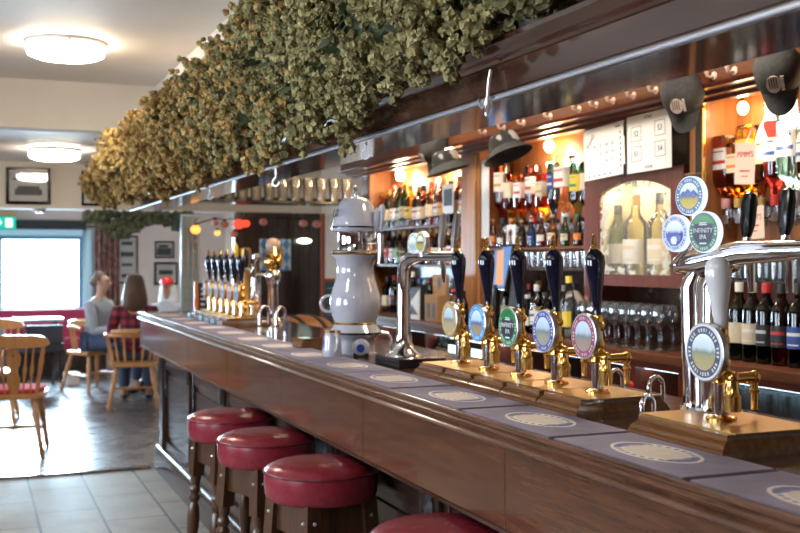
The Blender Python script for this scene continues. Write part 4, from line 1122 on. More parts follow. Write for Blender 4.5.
# hooks and a small framed badge beside the cabinet
for i, y in enumerate((4.32, 4.06, 3.82)):
    mb = MB(); mb.tube([(0, 0, 0), (-.02, 0, -.004), (-.03, 0, -.018), (-.024, 0, -.030), (-.012, 0, -.028)], .004, 8); mb.lathe([(.010, 0), (.010, .003)], 10, 0, RY(R(-90)))
    o = mb.build('hook', 'steel', None, (3.098, y, 1.265)); tag(o, 'small steel hook on the dark panel below the cabinet, %s from the left' % ORD[i], 'hook', 'hooks below the cabinet')
fb = T('small_framed_sign', 'small black gold-framed sign between the cabinet and the right bay', 'framed sign', (2.85, 3.655, 1.62))
MB().box(-.012, 0, -.075, .075, 0, .17).build('frame', 'brassdk', fb, bevel=.003)
MB().box(-.014, -.008, -.066, .066, .009, .161).build('panel', 'blackm', fb)
MB().prism([(0, .05), (.012, .065), (.03, .10), (.012, .088), (.006, .125), (-.006, .09), (-.022, .10), (-.012, .07)], -.0155, -.013, 0, YZ).build('gold_mark', 'gold', fb)
# paper sheets above the cabinet
def sheet(name, label, y0, y1, z0, z1, tilt):
    t = T(name, label, 'paper sheet', (2.79, (y0 + y1)/2, (z0 + z1)/2)); t.rotation_euler = (tilt, 0, 0)
    w, h = abs(y1 - y0), z1 - z0
    MB().box(0, .002, -w/2, w/2, -h/2, h/2).build('page', 'paper', t); return t, w, h
s1, w, h = sheet('notice_sheet', 'white printed paper notice with rows of small numbers, left of two above the cabinet', 4.44, 4.095, 1.81, 2.058, R(-2.5))
text('lettering', 'ROAD', .030, 'ink', s1, (-.0008, .110, .062), (R(90), R(-42), R(-90)))
for i in range(4):
    for j in range(3):
        if i + j > 1: text('lettering', '%d%d' % (i + 1, j + 1) if False else str(6 + j*10 + i), .020, 'ink', s1, (-.0008, .075 - i*.05, -.045 + j*.038))
mb = MB()
for i in range(5): mb.box(-.001, 0, .135 - i*.045 - .012, .135 - i*.045, -.112, -.104)
for i in range(7): mb.box(-.001, 0, -.145, -.138, -.09 + i*.026, -.077 + i*.026)
mb.box(-.001, 0, -.14, -.10, .10, .106); mb.build('print', 'ink', s1)
s2, w, h = sheet('seating_plan', 'white paper seating plan numbered 51 to 54, right of two above the cabinet', 4.075, 3.745, 1.815, 2.075, R(-1.0))
for tx, y, z in (('52', .092, .045), ('53', -.085, .052), ('51', .092, -.045), ('54', -.085, -.040)):
    text('lettering', tx, .036, 'ink', s2, (-.0008, y, z))
    q = MB()
    for a0, a1, b0, b1 in ((-.038, .038, .032, .034), (-.038, .038, -.034, -.032), (-.038, -.036, -.032, .032), (.036, .038, -.032, .032)): q.box(-.0008, 0, y + a0, y + a1, z + b0, z + b1)
    q.build('print', 'ink', s2)
text('lettering', 'ROAD', .020, 'ink', s2, (-.0008, .0, .112)); text('lettering', 'DOOR', .020, 'ink', s2, (-.0008, .0, -.112))
for i, (y, z) in enumerate(((4.085, 2.02), (4.085, 1.83))):
    o = MB().box(-.004, 0, -.010, .010, -.03, .03).build('black_clip', 'black', None, (2.787, y, z), None, .001); tag(o, 'small black clip joining the two paper sheets, %s one' % ('upper', 'lower')[i], 'clip', 'clips on the paper sheets')

# caps and hats on the pegs
def cap(loc, label, rz=0, roll=0):
    t = T('baseball_cap', label, 'cap', loc, 0, 'black baseball caps hanging from the pegs'); t.rotation_euler = (roll, 0, rz)
    # crown: bowl whose top looks out (-X); brim hangs below
    mb = MB(); n = 28; prof_ = [(1.0, 0), (1.0, .22), (.97, .45), (.88, .68), (.70, .86), (.42, .97), (.15, 1.0), (1e-4, 1.0)]
    mb.lathe([(r*.088, h*.115) for r, h in prof_], n, 0, TR(0, 0, -.105) @ RY(R(-70)), 0, 0, 2*pi, 1.12, .96)
    mb.build('crown', 'fabric', t)
    mb = MB(); ps = []
    for i in range(17):
        a = pi*i/16
        for k_ in (0, 1): pass
    vs, fs = [], []
    for j in range(6):
        u = j/5
        for i in range(17):
            a = (i/16 - .5)*2; y = a*.078*(1 - .25*u*u*abs(a)**2); drop = .095*math.sqrt(max(0, 1 - (a*.86)**2))*u
            vs.append((-.010 - .012*u - (.055*(1 - a*a))*(1 - .4*u), y, -.165 - drop + .055*(a*a)*(1 - u*.35)))
    for j in range(5):
        for i in range(16): fs.append((j*17 + i, j*17 + i + 1, (j + 1)*17 + i + 1, (j + 1)*17 + i))
    k = len(vs); vs += [(x + .004, y, z - .001) for x, y, z in vs]; fs += [tuple(k + q for q in f)[::-1] for f in fs]
    for i in range(16): fs += [(i, k + i, k + i + 1, i + 1), (85 + i, 86 + i, k + 86 + i, k + 85 + i)]
    for j in range(5): fs += [(j*17, (j + 1)*17, k + (j + 1)*17, k + j*17), (j*17 + 16, k + j*17 + 16, k + (j + 1)*17 + 16, (j + 1)*17 + 16)]
    mb.add(vs, fs); mb.build('brim', 'fabric', t)
    # printed emblem on the front panel
    em = MB(); mx = TR(-.110, .008, -.158) @ RY(R(-119)) @ RZ(R(90))
    em.lathe([(.031, 0), (.031, .004), (1e-5, .005)], 24, 0, mx, 0, 0, 2*pi, .8, 1.0)
    for i in range(6): em.box(-.034, -.024, -.026 + i*.009, -.020 + i*.009, .0, .004, 0, mx)
    e_ = em.build('emblem', plain('cap_print', (.62, .52, .50), .7), t)
    em = MB(); 
    for i in range(4): em.box(-.012 + i*.008, -.009 + i*.008, -.026, .014, .0045, .0058, 0, mx)
    em.build('emblem_lines', 'ink', e_)
    mb = MB(); mb.tube([(.02, -.04, -.03), (.0, -.03, .0), (-.012, 0, .012), (.0, .03, .0), (.02, .04, -.03)], .006, 6, 0, None, False, .5); mb.build('strap', 'fabric', t)
    return t
cap((2.665, 3.51, 2.185), 'black baseball cap with pale round emblem hanging beside the seating plan', R(40), R(-5))
cap((2.655, 2.955, 2.185), 'black baseball cap with pale round emblem hanging at the right edge', R(40), R(-5))
cap((2.665, 5.90, 2.20), 'plain black cap hanging behind the camouflage bucket hats', R(5), R(4))
def camo():
    m, nt, out = newmat('camouflage_cotton'); b = pbsdf(nt, out, (.02, .02, .02), .85)
    nt.links.new(ramp(nt, noise(nt, objco(nt), 13, 1), [(0, (.022, .022, .024)), (.50, (.030, .030, .032)), (.54, (.20, .19, .19)), (.58, (.42, .40, .40))], 'CONSTANT'), b.inputs['Base Color']); return m
M['camo'] = camo()
def bucket(loc, label, rot):
    t = T('bucket_hat', label, 'hat', loc, 0, 'camouflage bucket hats hanging from the pegs'); t.rotation_euler = rot
    MB().lathe([(.098, 0), (.094, .03), (.088, .06), (.080, .078), (.06, .086), (1e-5, .088)], 28, 0, None, 0, 0, 2*pi, .95, 1.08).build('crown', 'camo', t)
    MB().lathe([(.097, .004), (.12, -.018), (.150, -.048), (.152, -.050), (.148, -.050), (.118, -.022), (.094, 0)], 28, 0, None, 0, 0, 2*pi, .95, 1.08).build('brim', 'fabric', t)
    MB().ring((0, 0, .004), .0985, .004, 28, 6).build('band', 'fabric', t); t.scale = (.9, .9, .9)
bucket((2.60, 4.90, 2.005), 'black and grey camouflage bucket hat hanging tilted above the tablet', (R(-17), R(-12), 0))
bucket((2.60, 5.64, 1.985), 'black and grey camouflage bucket hat in the cluster over the oak pilaster', (R(-6), R(-14), 0))

# lit bell lamps and bulbs in the bays
for y, w_ in ((3.30, 'left'), (3.175, 'right')):
    t = T('bell_lamp', 'glowing white bell-shaped glass lamp in the right bay, %s of two' % w_, 'lamp', (2.93, y, 1.885), 0, 'bell lamps of the right bay')
    MB().lathe([(.056, 0), (.050, .030), (.040, .060), (.026, .085), (.019, .110), (.017, .150)], 28).build('glass_shade', 'bell', t)
    MB().lathe([(.018, .150), (.022, .155), (.022, .185), (.03, .190), (.03, .215)], 18).build('fitting', 'brass', t)
    point((2.88, y, 1.86), .5, (1, .80, .50), .03)
def bulb(loc, label, e=5, r=.022, rz=0):
    t = T('bulb_lamp', label, 'lamp', loc, 0, 'warm bulbs in the back bar bays')
    MB().sph((0, 0, -.055), r, 16, 0, 1, 1, 1.25).build('bulb', 'warmbulb', t)
    MB().lathe([(.014, -.030), (.016, -.012), (.028, -.006), (.03, 0)], 16).build('fitting', 'brass', t)
    point((loc[0] - .01, loc[1], loc[2] - .13), e, WARM, .05)
bulb((2.95, 5.05, 2.10), 'warm glowing bulb under the top of the middle bay', 6.5, .028)
bulb((2.95, 7.22, 2.10), 'warm glowing bulb at the far end of the left bay', 7, .035)
bulb((2.95, 6.45, 2.10), 'warm glowing bulb behind the bucket hats in the left bay', 6.5, .03)
bulb((2.95, 2.9, 2.10), 'warm glowing bulb under the top of the right bay behind the cap', 2.2)
bulb((2.95, 3.48, 2.10), 'warm glowing bulb at the left corner of the right bay', .9)

# middle bay
row([('spirit', 'amber', 'black', 'white', 'gold', 1.45), ('square', 'yellow', 'gold', 'cream', None, 1.15), ('square', 'amber', 'black', 'white', 'red', 1.1), ('spirit', 'pink', 'red', 'white', 'red', 1.2),
     ('square', 'orange', 'gold', 'cream', 'gold', 1.05), ('slim', 'blue', 'blue', 'blue', 'white', 1.1), ('square', 'clear', 'silver', 'white', 'red', 1.35), ('spirit', 'pale green', 'green', 'yellow', 'green', 1.1), ('spirit', 'green', 'black', 'cream', None, 1.1)],
    [5.56, 5.45, 5.33, 5.20, 5.08, 4.98, 4.85, 4.73, 4.63], 0, 2.97, 1.585, 'middle bay optics', 'upside-down spirits in the middle bay', True)
row([('mixer', 'amber', 'gold', 'orange', 'cream', 1.0), ('mixer', 'clear', 'black', 'white', None, .8), ('mixer', 'orange', 'red', 'cream', 'red', .9), ('mixer', 'brown', 'gold', 'black', 'gold', .9),
     ('mixer', 'blue', 'silver', 'blue', 'white', .9), ('mixer', 'red', 'black', 'white', None, .9), ('mixer', 'amber', 'gold', 'cream', 'red', 1.0), ('mixer', 'green', 'black', 'cream', 'green', .9), ('mixer', 'brown', 'black', 'orange', None, .9)],
    5.62, .118, 2.895, 1.49, 'middle bay shelf', 'small bottles on the middle bay shelf', False)
tg = None
for i in range(13):
    if tg is None: tg = MB().lathe([(1e-5, .004), (.026, .004), (.027, 0), (.028, .008), (.031, .085), (.029, .085), (.026, .01), (1e-5, .01)], 16).build('shot_tumbler', 'clear'); o = tg
    else: o = dup(tg, (0, 0, 0))
    o.location = (2.91, 5.42 - i*.068, 1.3755); tag(o, 'small clear tumbler under the middle bay shelf, %s from the left' % ORD[i], 'glass', 'tumblers on the lower shelf of the middle bay')
# things on the worktop under the middle bay
till = T('till_screen', 'tablet till on the worktop showing a blue and orange picture in a black frame', 'till', (2.78, 5.42, 1.024))
mx = TR(0, 0, .02) @ RY(R(12)) @ RZ(R(-8))
MB().box(-.012, .012, -.15, .15, .20, .47, 0, mx).build('casing', 'black', till, bevel=.006)
q = MB().box(-.0145, -.012, -.135, .135, .215, .455, 0, mx); q.build('screen', emit('screen_blue', (.16, .30, .62), .9), till)
q = MB().prism([(-.12, .23), (.02, .23), (.09, .44), (-.02, .44)], -.0155, -.0145, 0, mx @ YZ); q.build('picture', emit('screen_picture', (.75, .42, .25), .9), till)
mb = MB(); mb.box(-.05, .10, -.09, .09, 0, .015); mb.box(.02, .05, -.02, .02, .015, .25); mb.build('stand', 'black', till, bevel=.003)
cr_ = T('desk_sign', 'small dark desk sign leaning beside the tablet till', 'desk sign', (2.76, 5.12, 1.024))
MB().prism([(-.02, 0), (.10, 0), (.045, .30), (.030, .30)], -.06, .06, 0, XZ).build('body', 'blackm', cr_, bevel=.002)
pq = T('round_plaque', 'round grey plaque propped on the worktop behind the maroon-badged pump', 'plaque', (2.83, 4.62, 1.145))
MB().lathe([(.12, 0), (.12, .012), (.105, .016), (1e-5, .016)], 40, 0, RY(R(-80))).build('disc', 'steel', pq)
MB().lathe([(.085, .016), (.085, .018), (.07, .018), (.07, .016)], 40, 0, RY(R(-80))).build('inner_ring', 'ink', pq)
MB().box(.0, .05, -.05, .05, -.121, -.10).build('stand', 'black', pq)
row([('mixer', 'black', 'silver', 'white', None, 1.2), ('spirit', 'clear', 'silver', 'white', 'black', .95), ('mixer', 'clear', 'black', 'silver', None, 1.3)], 4.98, .095, 2.78, 1.024, 'worktop under the middle bay', 'bottles on the worktop under the middle bay')
bottle('slim', 'clear', 'yellow', 'yellow', (2.74, 4.50, 1.0245), 'clear slim bottle with yellow label and cap behind the maroon-badged pump', None, False, 0, 1.05)
pc = T('price_card', 'pale hanging card with a dark figure below the amber bottle of the middle bay', 'card', (2.88, 5.36, 1.45))
MB().box(-.002, 0, -.055, .055, 0, .17).build('card_face', 'paper', pc); MB().prism([(-.02, .02), (.02, .02), (.012, .10), (.018, .13), (0, .15), (-.018, .13), (-.008, .10)], -.003, -.002, 0, YZ).build('print', 'ink', pc)
MB().box(2.859, 2.861, 5.60, 5.70, 1.55, 2.02).build('menu_page', 'paper', None); tag(bpy.data.objects['menu_page'], 'tall blank white page hanging at the left of the middle bay under the bucket hat', 'paper sheet')
# left bay, two shelves
A1 = [('square', 'amber', 'gold', 'cream', 'gold'), ('spirit', 'green', 'gold', 'cream', None), ('slim', 'clear', 'red', 'white', 'red'), ('spirit', 'green', 'black', 'white', 'green'), ('wine', 'green', 'gold', 'cream', 'gold'), ('spirit', 'yellow', 'gold', 'yellow', 'black'),
      ('square', 'dark green', 'gold', 'white', 'red'), ('square', 'orange', 'black', 'cream', 'orange'), ('spirit', 'amber', 'red', 'cream', None), ('slim', 'clear', 'silver', 'silver', 'blue'), ('spirit', 'red', 'gold', 'gold', 'red'), ('square', 'amber', 'black', 'black', 'gold'), ('wine', 'brown', 'gold', 'cream', None), ('spirit', 'orange', 'gold', 'white', 'orange')]
A2 = [('square', 'clear', 'blue', 'blue', 'white'), ('spirit', 'red', 'black', 'red', 'white'), ('square', 'blue', 'silver', 'white', 'blue'), ('spirit', 'green', 'gold', 'green', 'gold'), ('square', 'amber', 'gold', 'black', 'gold'), ('slim', 'dark green', 'red', 'cream', 'green'), ('spirit', 'brown', 'gold', 'cream', 'red'),
      ('square', 'clear', 'silver', 'white', 'green'), ('spirit', 'amber', 'gold', 'orange', 'black'), ('square', 'red', 'gold', 'white', 'gold'), ('square', 'amber', 'black', 'cream', 'black'), ('spirit', 'yellow', 'red', 'white', 'red'), ('slim', 'clear', 'white', 'blue', 'silver'), ('square', 'orange', 'black', 'black', 'orange')]
row([q + (1.08,) for q in A1], 7.54, .112, 2.94, 1.655, 'left bay upper shelf', 'bottles on the upper shelf of the left bay')
row([q + (.93,) for q in A2], 7.54, .112, 2.94, 1.385, 'left bay lower shelf', 'bottles on the lower shelf of the left bay')
bx_ = T('picture_card', 'grey square picture card propped among the bottles of the left bay', 'card', (2.88, 6.22, 1.72))
MB().box(-.004, 0, -.085, .085, 0, .19).build('card_face', 'l_silver', bx_); MB().box(-.006, -.004, -.065, .065, .05, .16).build('print', 'ink', bx_)
MB().box(-.002, .08, -.02, .02, -.10, 0).build('stand', 'black', bx_)
# worktop below the left bay
row([('square', 'blue', 'silver', 'white', 'blue', 1.05), ('slim', 'blue', 'white', 'silver', 'blue', 1.05)], 6.62, .10, 2.76, 1.024, 'worktop beside cardboard carrier', 'blue bottles on the worktop')
tri = T('triangular_card', 'white triangular card with dark edge beside the cardboard box', 'card', (2.72, 6.40, 1.024)); MB().prism([(-.075, .02), (.075, .11), (-.075, .20)], -.003, .003, 0, YZ).box(-.003, .003, -.075, .075, 0, .03).build('card_face', 'paper', tri)
MB().box(.003, .05, -.08, .08, 0, .21).build('dark_backing', 'blackm', tri)
cbx = T('cardboard_carrier', 'brown cardboard bottle carrier with a round hand hole on the worktop', 'cardboard box', (2.78, 6.12, 1.024))
MB().box(-.07, .07, -.10, .10, 0, .17).box(-.012, .012, -.10, .10, .17, .30).build('carton', 'card', cbx, bevel=.003)
MB().lathe([(.028, 0), (.028, .002), (1e-5, .002)], 20, 0, TR(-.012, 0, .245) @ RY(R(-90)), 0, 0, 2*pi, 1.4, 1).build('hand_hole', 'ink', cbx)
MB().box(-.072, -.070, -.06, -.02, .02, .12).box(-.072, -.070, .02, .06, .02, .12).build('print', 'ink', cbx)
row([('mixer', 'clear', 'red', 'white', 'black', 1.25), ('mixer', 'clear', 'red', 'cream', 'black', 1.25), ('mixer', 'brown', 'black', 'white', None, 1.2)], 5.92, .085, 2.77, 1.024, 'worktop at the oak pilaster', 'red-capped bottles on the worktop')
row([('mixer', 'black', 'black', 'white', 'black', 1.15), ('mixer', 'black', 'gold', 'cream', None, 1.15), ('mixer', 'black', 'gold', 'silver', 'black', 1.15), ('mixer', 'black', 'black', 'cream', 'gold', 1.15)], 6.04, .075, 2.74, .785, 'shelf below the worktop', 'dark bottles on the lower shelf')
lp = T('fridge_panel', 'pale blue glowing glass front of a small bottle fridge under the worktop', 'fridge', (2.70, 5.60, .7855))
MB().box(0, .35, -.24, .24, 0, .155).build('body', 'black', lp, bevel=.004); MB().box(-.006, 0, -.22, .22, .05, .115).build('lit_front', 'coolglow', lp)
pst = T('wall_poster', 'white paper poster with dark lines behind the porcelain tower', 'poster', (2.846, 7.68, 1.16)); MB().box(-.004, 0, -.17, .12, 0, .33).build('page', 'paper', pst)
mb = MB()
for i in range(7): mb.box(-.005, -.004, -.13, .08, .04 + i*.04, .05 + i*.04)
mb.build('print', 'ink', pst)
yc = T('yellow_sponge', 'yellow folded cloth on the worktop behind the porcelain tower', 'cloth', (2.74, 7.35, 1.024)); MB().box(-.05, .05, -.12, .12, 0, .035).box(-.04, .04, -.10, .08, .035, .055).build('folds', 'yellow', yc, bevel=.012)
for i, z in enumerate((.87, .66)):
    t = T('valve_knob', 'small red round valve knob on the divider below the goblets, %s one' % ('upper', 'lower')[i], 'knob', (2.665, 3.86, z), 0, 'red valve knobs under the worktop'); MB().lathe([(.022, 0), (.024, .006), (.020, .014), (1e-5, .016)], 16, 0, RY(R(-90))).build('disc', 'red', t)
    MB().lathe([(.008, .015), (.008, .019), (1e-5, .020)], 10, 0, RY(R(-90))).build('hub', 'steel', t)
# rum-and-fruit cards hung on the optics of the right bay
for i, (y, z, lab, rx) in enumerate(((3.36, 1.72, 'cream card with red lettering hanging in the right bay, upper of two', R(4)), (3.30, 1.50, 'cream card with red lettering below the red bottle, lower of two', R(-3)))):
    t = T('drinks_card', lab, 'card', (2.855, y, z), 0, 'cream cards in the right bay'); t.rotation_euler = (rx, 0, 0)
    MB().box(-.002, 0, -.058, .058, 0, .165 if i == 0 else .13).build('card_face', plain('cream_card', (.74, .58, .46), .6), t)
    text('lettering', "PIMM'S", .032, 'red', t, (-.0028, 0, .118 if i == 0 else .085))
    MB().box(-.0026, -.002, -.03, .03, .05, .056).box(-.0026, -.002, -.02, .02, .03, .034).build('print', 'red', t)
    MB().tube([(-.001, 0, .13 if i else .165), (.02, 0, .18 if i else .215)], .002, 6).build('wire', 'steel', t)

row([('wine', 'black', 'black', 'cream', None, .9), ('spirit', 'brown', 'black', 'black', 'silver', 1.0), ('wine', 'dark green', 'red', 'white', None, .9), ('spirit', 'black', 'gold', 'gold', 'black', 1.0), ('square', 'brown', 'black', 'cream', 'black', 1.0),
     ('wine', 'black', 'silver', 'silver', None, .9), ('spirit', 'dark green', 'black', 'cream', 'red', 1.0), ('spirit', 'amber', 'black', 'black', 'gold', 1.0)], 5.52, .125, 2.94, 1.024, 'rear of middle worktop', 'dark bottles at the back of the middle worktop')
row([('square', 'brown', 'black', 'cream', None, 1.0), ('spirit', 'black', 'red', 'black', 'red', 1.0), ('wine', 'dark green', 'gold', 'white', None, .95), ('spirit', 'amber', 'black', 'cream', 'gold', 1.0), ('square', 'clear', 'blue', 'blue', None, 1.0),
     ('wine', 'black', 'red', 'cream', 'red', .95), ('spirit', 'brown', 'gold', 'gold', None, 1.0), ('square', 'black', 'silver', 'silver', 'black', 1.0), ('spirit', 'red', 'black', 'white', None, 1.0)], 7.45, .155, 2.94, 1.024, 'rear of left worktop', 'bottles at the back of the left worktop')


# ------------------------------------------------------------------ pictures, signs and odds and ends in the rear
def picture(loc, w, h, label, art, rz=0, fm='black', group=None):
    """framed picture on a wall facing -Y"""
    t = T('framed_picture', label, 'picture', loc, rz, group)
    f = MB(); b = .028 if w > .3 else .02
    for x0, x1, z0, z1 in ((-w/2, -w/2 + b, 0, h), (w/2 - b, w/2, 0, h), (-w/2 + b, w/2 - b, 0, b), (-w/2 + b, w/2 - b, h - b, h)): f.box(x0, x1, -.022, 0, z0, z1)
    f.build('frame', fm, t, bevel=.002)
    MB().box(-w/2 + b, w/2 - b, -.008, 0, b, h - b).build('mount', 'paper', t)
    a = MB()
    for (x0, x1, z0, z1) in art: a.box(-w/2 + x0*w, -w/2 + x1*w, -.010, -.008, z0*h, z1*h)
    a.build('print', plain('old_photo', (.10, .095, .09), .6), t)
    MB().box(-w/2 + b, w/2 - b, -.016, -.014, b, h - b).build('glass', 'pane', t)
    return t
picture((.463, 9.78, 1.905), .375, .32, 'wide black-framed picture on the middle wall, left of two', [(.2, .8, .25, .42), (.25, .75, .42, .5), (.15, .85, .66, .72)])
picture((1.06, 9.78, 1.905), .30, .31, 'black-framed picture on the middle wall partly hidden by the hops, right of two', [(.15, .85, .2, .35), (.3, .7, .4, .55)])
picture((1.873, FAR, 1.11), .275, .62, 'tall black-framed picture with four small prints on the far wall by the curtain', [(.25, .75, .12, .2), (.25, .75, .36, .42), (.2, .8, .56, .66), (.25, .75, .8, .88)])
picture((2.355, FAR, 1.44), .25, .22, 'small framed photograph, upper of two on the far wall', [(.12, .88, .15, .6), (.2, .7, .62, .8)])
picture((2.375, FAR, 1.085), .31, .30, 'framed print with a dark band, lower of two on the far wall', [(.2, .8, .45, .65), (.3, .7, .25, .35)])
es = T('exit_sign', 'green and white emergency exit sign above the far window', 'sign', (.30, 13.90, 1.80))
MB().box(-.12, .21, -.03, .02, 0, .15).build('casing', 'signgreen', es, bevel=.004)
mb = MB(); mb.prism([(-.04, .02), (.02, .075), (-.01, .13), (.01, .135), (.05, .075), (-.01, .015)], .031, .033, 0, Matrix(((1, 0, 0, 0), (0, 0, -1, 0), (0, 1, 0, 0), (0, 0, 0, 1))))
mb.box(.09, .17, -.033, -.030, .02, .13); mb.build('running_figure', 'signwhite', es)
o = MB().box(-.18, .22, -.03, .02, 0, .05).build('wooden_plaque', 'pine', None, (.30, 13.93, 1.965), None, .004); tag(o, 'narrow wooden plaque above the green exit sign', 'plaque')
el = T('emergency_light', 'small white dome light under the middle wall above the far window', 'light', (.56, 9.93, 1.87)); MB().lathe([(1e-5, -.035), (.04, -.030), (.055, -.015), (.058, 0)], 20).build('dome', 'lampglass' if False else 'white', el)
cu = MB(); ps = [(x_, .03*sin(x_*95) - .03) for x_ in [i*.30/60 for i in range(61)]]
for (x0, y0_), (x1, y1_) in zip(ps, ps[1:]): cu.add([(x0, y0_, 0), (x1, y1_, 0), (x1, y1_, 1.2), (x0, y0_, 1.2), (x0, y0_ + .008, 0), (x1, y1_ + .008, 0), (x1, y1_ + .008, 1.2), (x0, y0_ + .008, 1.2)], [(0, 1, 2, 3), (4, 7, 6, 5), (0, 4, 5, 1), (3, 2, 6, 7)])
ct = T('window_curtain', 'dark red patterned curtain hanging right of the far window', 'curtain', (1.46, 13.88, .62)); cu.build('drape', 'curtain', ct); MB().tube([(-.1, -.02, 1.22), (.4, -.02, 1.22)], .012, 8).build('rod', 'black', ct)
# chalkboard, post, flag, poster and lights beyond the bar end
cbd = T('chalkboard', 'dark chalkboard with faint writing behind the far hand pumps', 'chalkboard', (1.63, 8.05, .88)); MB().box(-.02, .22, -.01, .01, 0, .36).build('board', 'slate', cbd)
mb = MB()
for i in range(8):
    for j in range(3): mb.box(.0 + j*.07, .03 + j*.07 + .015*((i + j) % 2), -.0115, -.010, .03 + i*.04, .042 + i*.04)
mb.build('writing', 'paper', cbd); MB().box(-.05, -.02, -.015, .015, -.03, .37).box(-.02, .25, -.015, .015, -.03, 0).build('frame', 'orange', cbd, bevel=.003)
MB().box(.0, .2, .0, .10, -.88, -.03).build('stand', 'dark', cbd)
ld = T('leaded_panel', 'tall pale lattice panel standing behind the far pump row', 'panel', (1.78, 9.3, 0))
mb = MB()
for i in range(4): mb.box(-.06 + i*.045, -.05 + i*.045, -.01, .01, .95, 1.80)
for i in range(9): mb.box(-.06, .085, -.01, .01, .95 + i*.105, .965 + i*.105)
mb.build('lattice', 'steel', ld); MB().box(-.07, .095, .01, .03, .0, 1.82).build('backing', 'bluewhite', ld)
fl = T('flag', 'blue and white lozenge flag with a round crest on the dark boards', 'flag', (2.70, 9.795, 1.315))
def lozenge():
    m, nt, out = newmat('lozenge_flag'); b = pbsdf(nt, out, (.1, .3, .6), .8)
    sp = nt.nodes.new('ShaderNodeSeparateXYZ'); nt.links.new(objco(nt, (1/.075, 1, 1/.075)), sp.inputs[0])
    u = mth(nt, 'FLOOR', mth(nt, 'ADD', sp.outputs[0], mth(nt, 'MULTIPLY', sp.outputs[2], .6))); v = mth(nt, 'FLOOR', mth(nt, 'SUBTRACT', sp.outputs[0], mth(nt, 'MULTIPLY', sp.outputs[2], .6)))
    k = mth(nt, 'ABSOLUTE', mth(nt, 'MODULO', mth(nt, 'ADD', u, v), 2))
    nt.links.new(mixc(nt, k, (.10, .30, .62), (.66, .72, .78)), b.inputs['Base Color']); return m
M['lozenge'] = lozenge()
mb = MB(); nn = 16
for i in range(nn):
    x0, x1 = -.155 + .31*i/nn, -.155 + .31*(i + 1)/nn; a, b_ = -.012 - .006*sin(i*1.1), -.012 - .006*sin((i + 1)*1.1)
    mb.add([(x0, a, 0), (x1, b_, 0), (x1, b_, .30), (x0, a, .30), (x0, a + .004, 0), (x1, b_ + .004, 0), (x1, b_ + .004, .30), (x0, a + .004, .30)], [(0, 1, 2, 3), (4, 7, 6, 5), (0, 4, 5, 1), (3, 2, 6, 7)])
mb.build('cloth', 'lozenge', fl)
mb = MB(); mb.lathe([(.075, 0), (.075, .004), (1e-5, .004)], 20, 0, TR(0, -.018, .155) @ RX(R(90)), 0, 0, 2*pi, 1, 1.15); mb.build('crest', 'gold', fl)
mb = MB(); mb.box(-.035, .035, -.0245, -.022, .11, .20); mb.build('crest_shield', 'green', fl)
po = T('drinks_board', 'upright board with white header and dark lower panel framed in red-brown', 'board', (3.10, 9.2, .62))
MB().box(-.10, .06, -.02, .02, .62, 1.22).build('white_header', 'paper', po); MB().box(-.10, .06, -.02, .02, 0, .60).build('dark_panel', plain('teal_dark', (.02, .07, .09), .5), po)
MB().box(-.125, -.10, -.025, .025, -.62, 1.22).box(-.10, .06, -.025, .025, .595, .625).build('frame', plain('red_brown', (.30, .07, .03), .4), po)
mb = MB()
for i in range(9): mb.box(-.08, .04, -.0215, -.020, .05 + i*.06, .06 + i*.06)
mb.build('lines', 'bluetrim', po)
ol = T('oval_wall_lamp', 'small glowing pale oval lamp on the dark boards right of the flag', 'lamp', (2.98, 9.80, 1.60)); MB().sph((0, -.05, 0), .05, 14, 0, 1.5, .5, .5).build('shade', emit('pale_oval', (.75, 1, .85), 5), ol); MB().box(-.03, .03, -.04, 0, -.02, .02).build('bracket', 'black', ol)
# string of coloured lanterns
fs = T('lantern_string', 'string of red and orange party lanterns hung across behind the far pumps', 'string lights', (0, 8.6, 0))
ln = []
for i, (x, z, r, m_) in enumerate(((1.70, 1.665, .055, 'orangebulb'), (1.86, 1.725, .04, 'dimbulb'), (1.94, 1.71, .045, 'dimbulb'), (2.06, 1.715, .060, 'redbulb'), (2.12, 1.72, .045, 'redbulb'), (2.27, 1.735, .045, 'dimbulb'), (2.62, 1.73, .045, 'dimbulb'), (2.74, 1.725, .05, 'dimbulb'), (2.02, 1.63, .04, 'dimbulb'), (1.88, 1.64, .035, 'orangebulb'))):
    r *= .72; g_ = MB().sph((x, 0, z), r, 14, 0, 1.1, 1, .95).build('lantern', m_, fs); MB().lathe([(.015, z + r*.75), (.015, z + r*.75 + .02)], 10, 0, TR(x, 0, 0)).build('cap', 'black', g_); ln.append((x, 0, z + r*.75 + .015))
MB().tube(sorted(ln[:8]), .005, 6).build('cable', 'black', fs)
ck = T('wooden_cask', 'round-topped brown wooden cask behind the bar left of the porcelain tower', 'cask', (2.15, 7.15, .48))
pr = [(.24, -.30), (.275, -.15), (.29, 0), (.275, .15), (.24, .30)]
MB().lathe([(1e-5, -.285), (.22, -.285)] + pr + [(.22, .285), (1e-5, .285)], 32, 0, TR(0, 0, .26) @ RZ(R(20)) @ RY(R(90))).build('staves', 'cask', ck)
for zz, r in ((-.2, .268), (.2, .268), (-.08, .288), (.08, .288)): MB().lathe([(r, zz - .018), (r + .004, zz - .012), (r + .004, zz + .012), (r, zz + .018)], 32, 0, TR(0, 0, .26) @ RZ(R(20)) @ RY(R(90))).build('hoop', 'blackm', ck)
MB().box(-.25, .25, -.18, .18, -.48, -.02).build('stillage', 'dark', ck, bevel=.005)

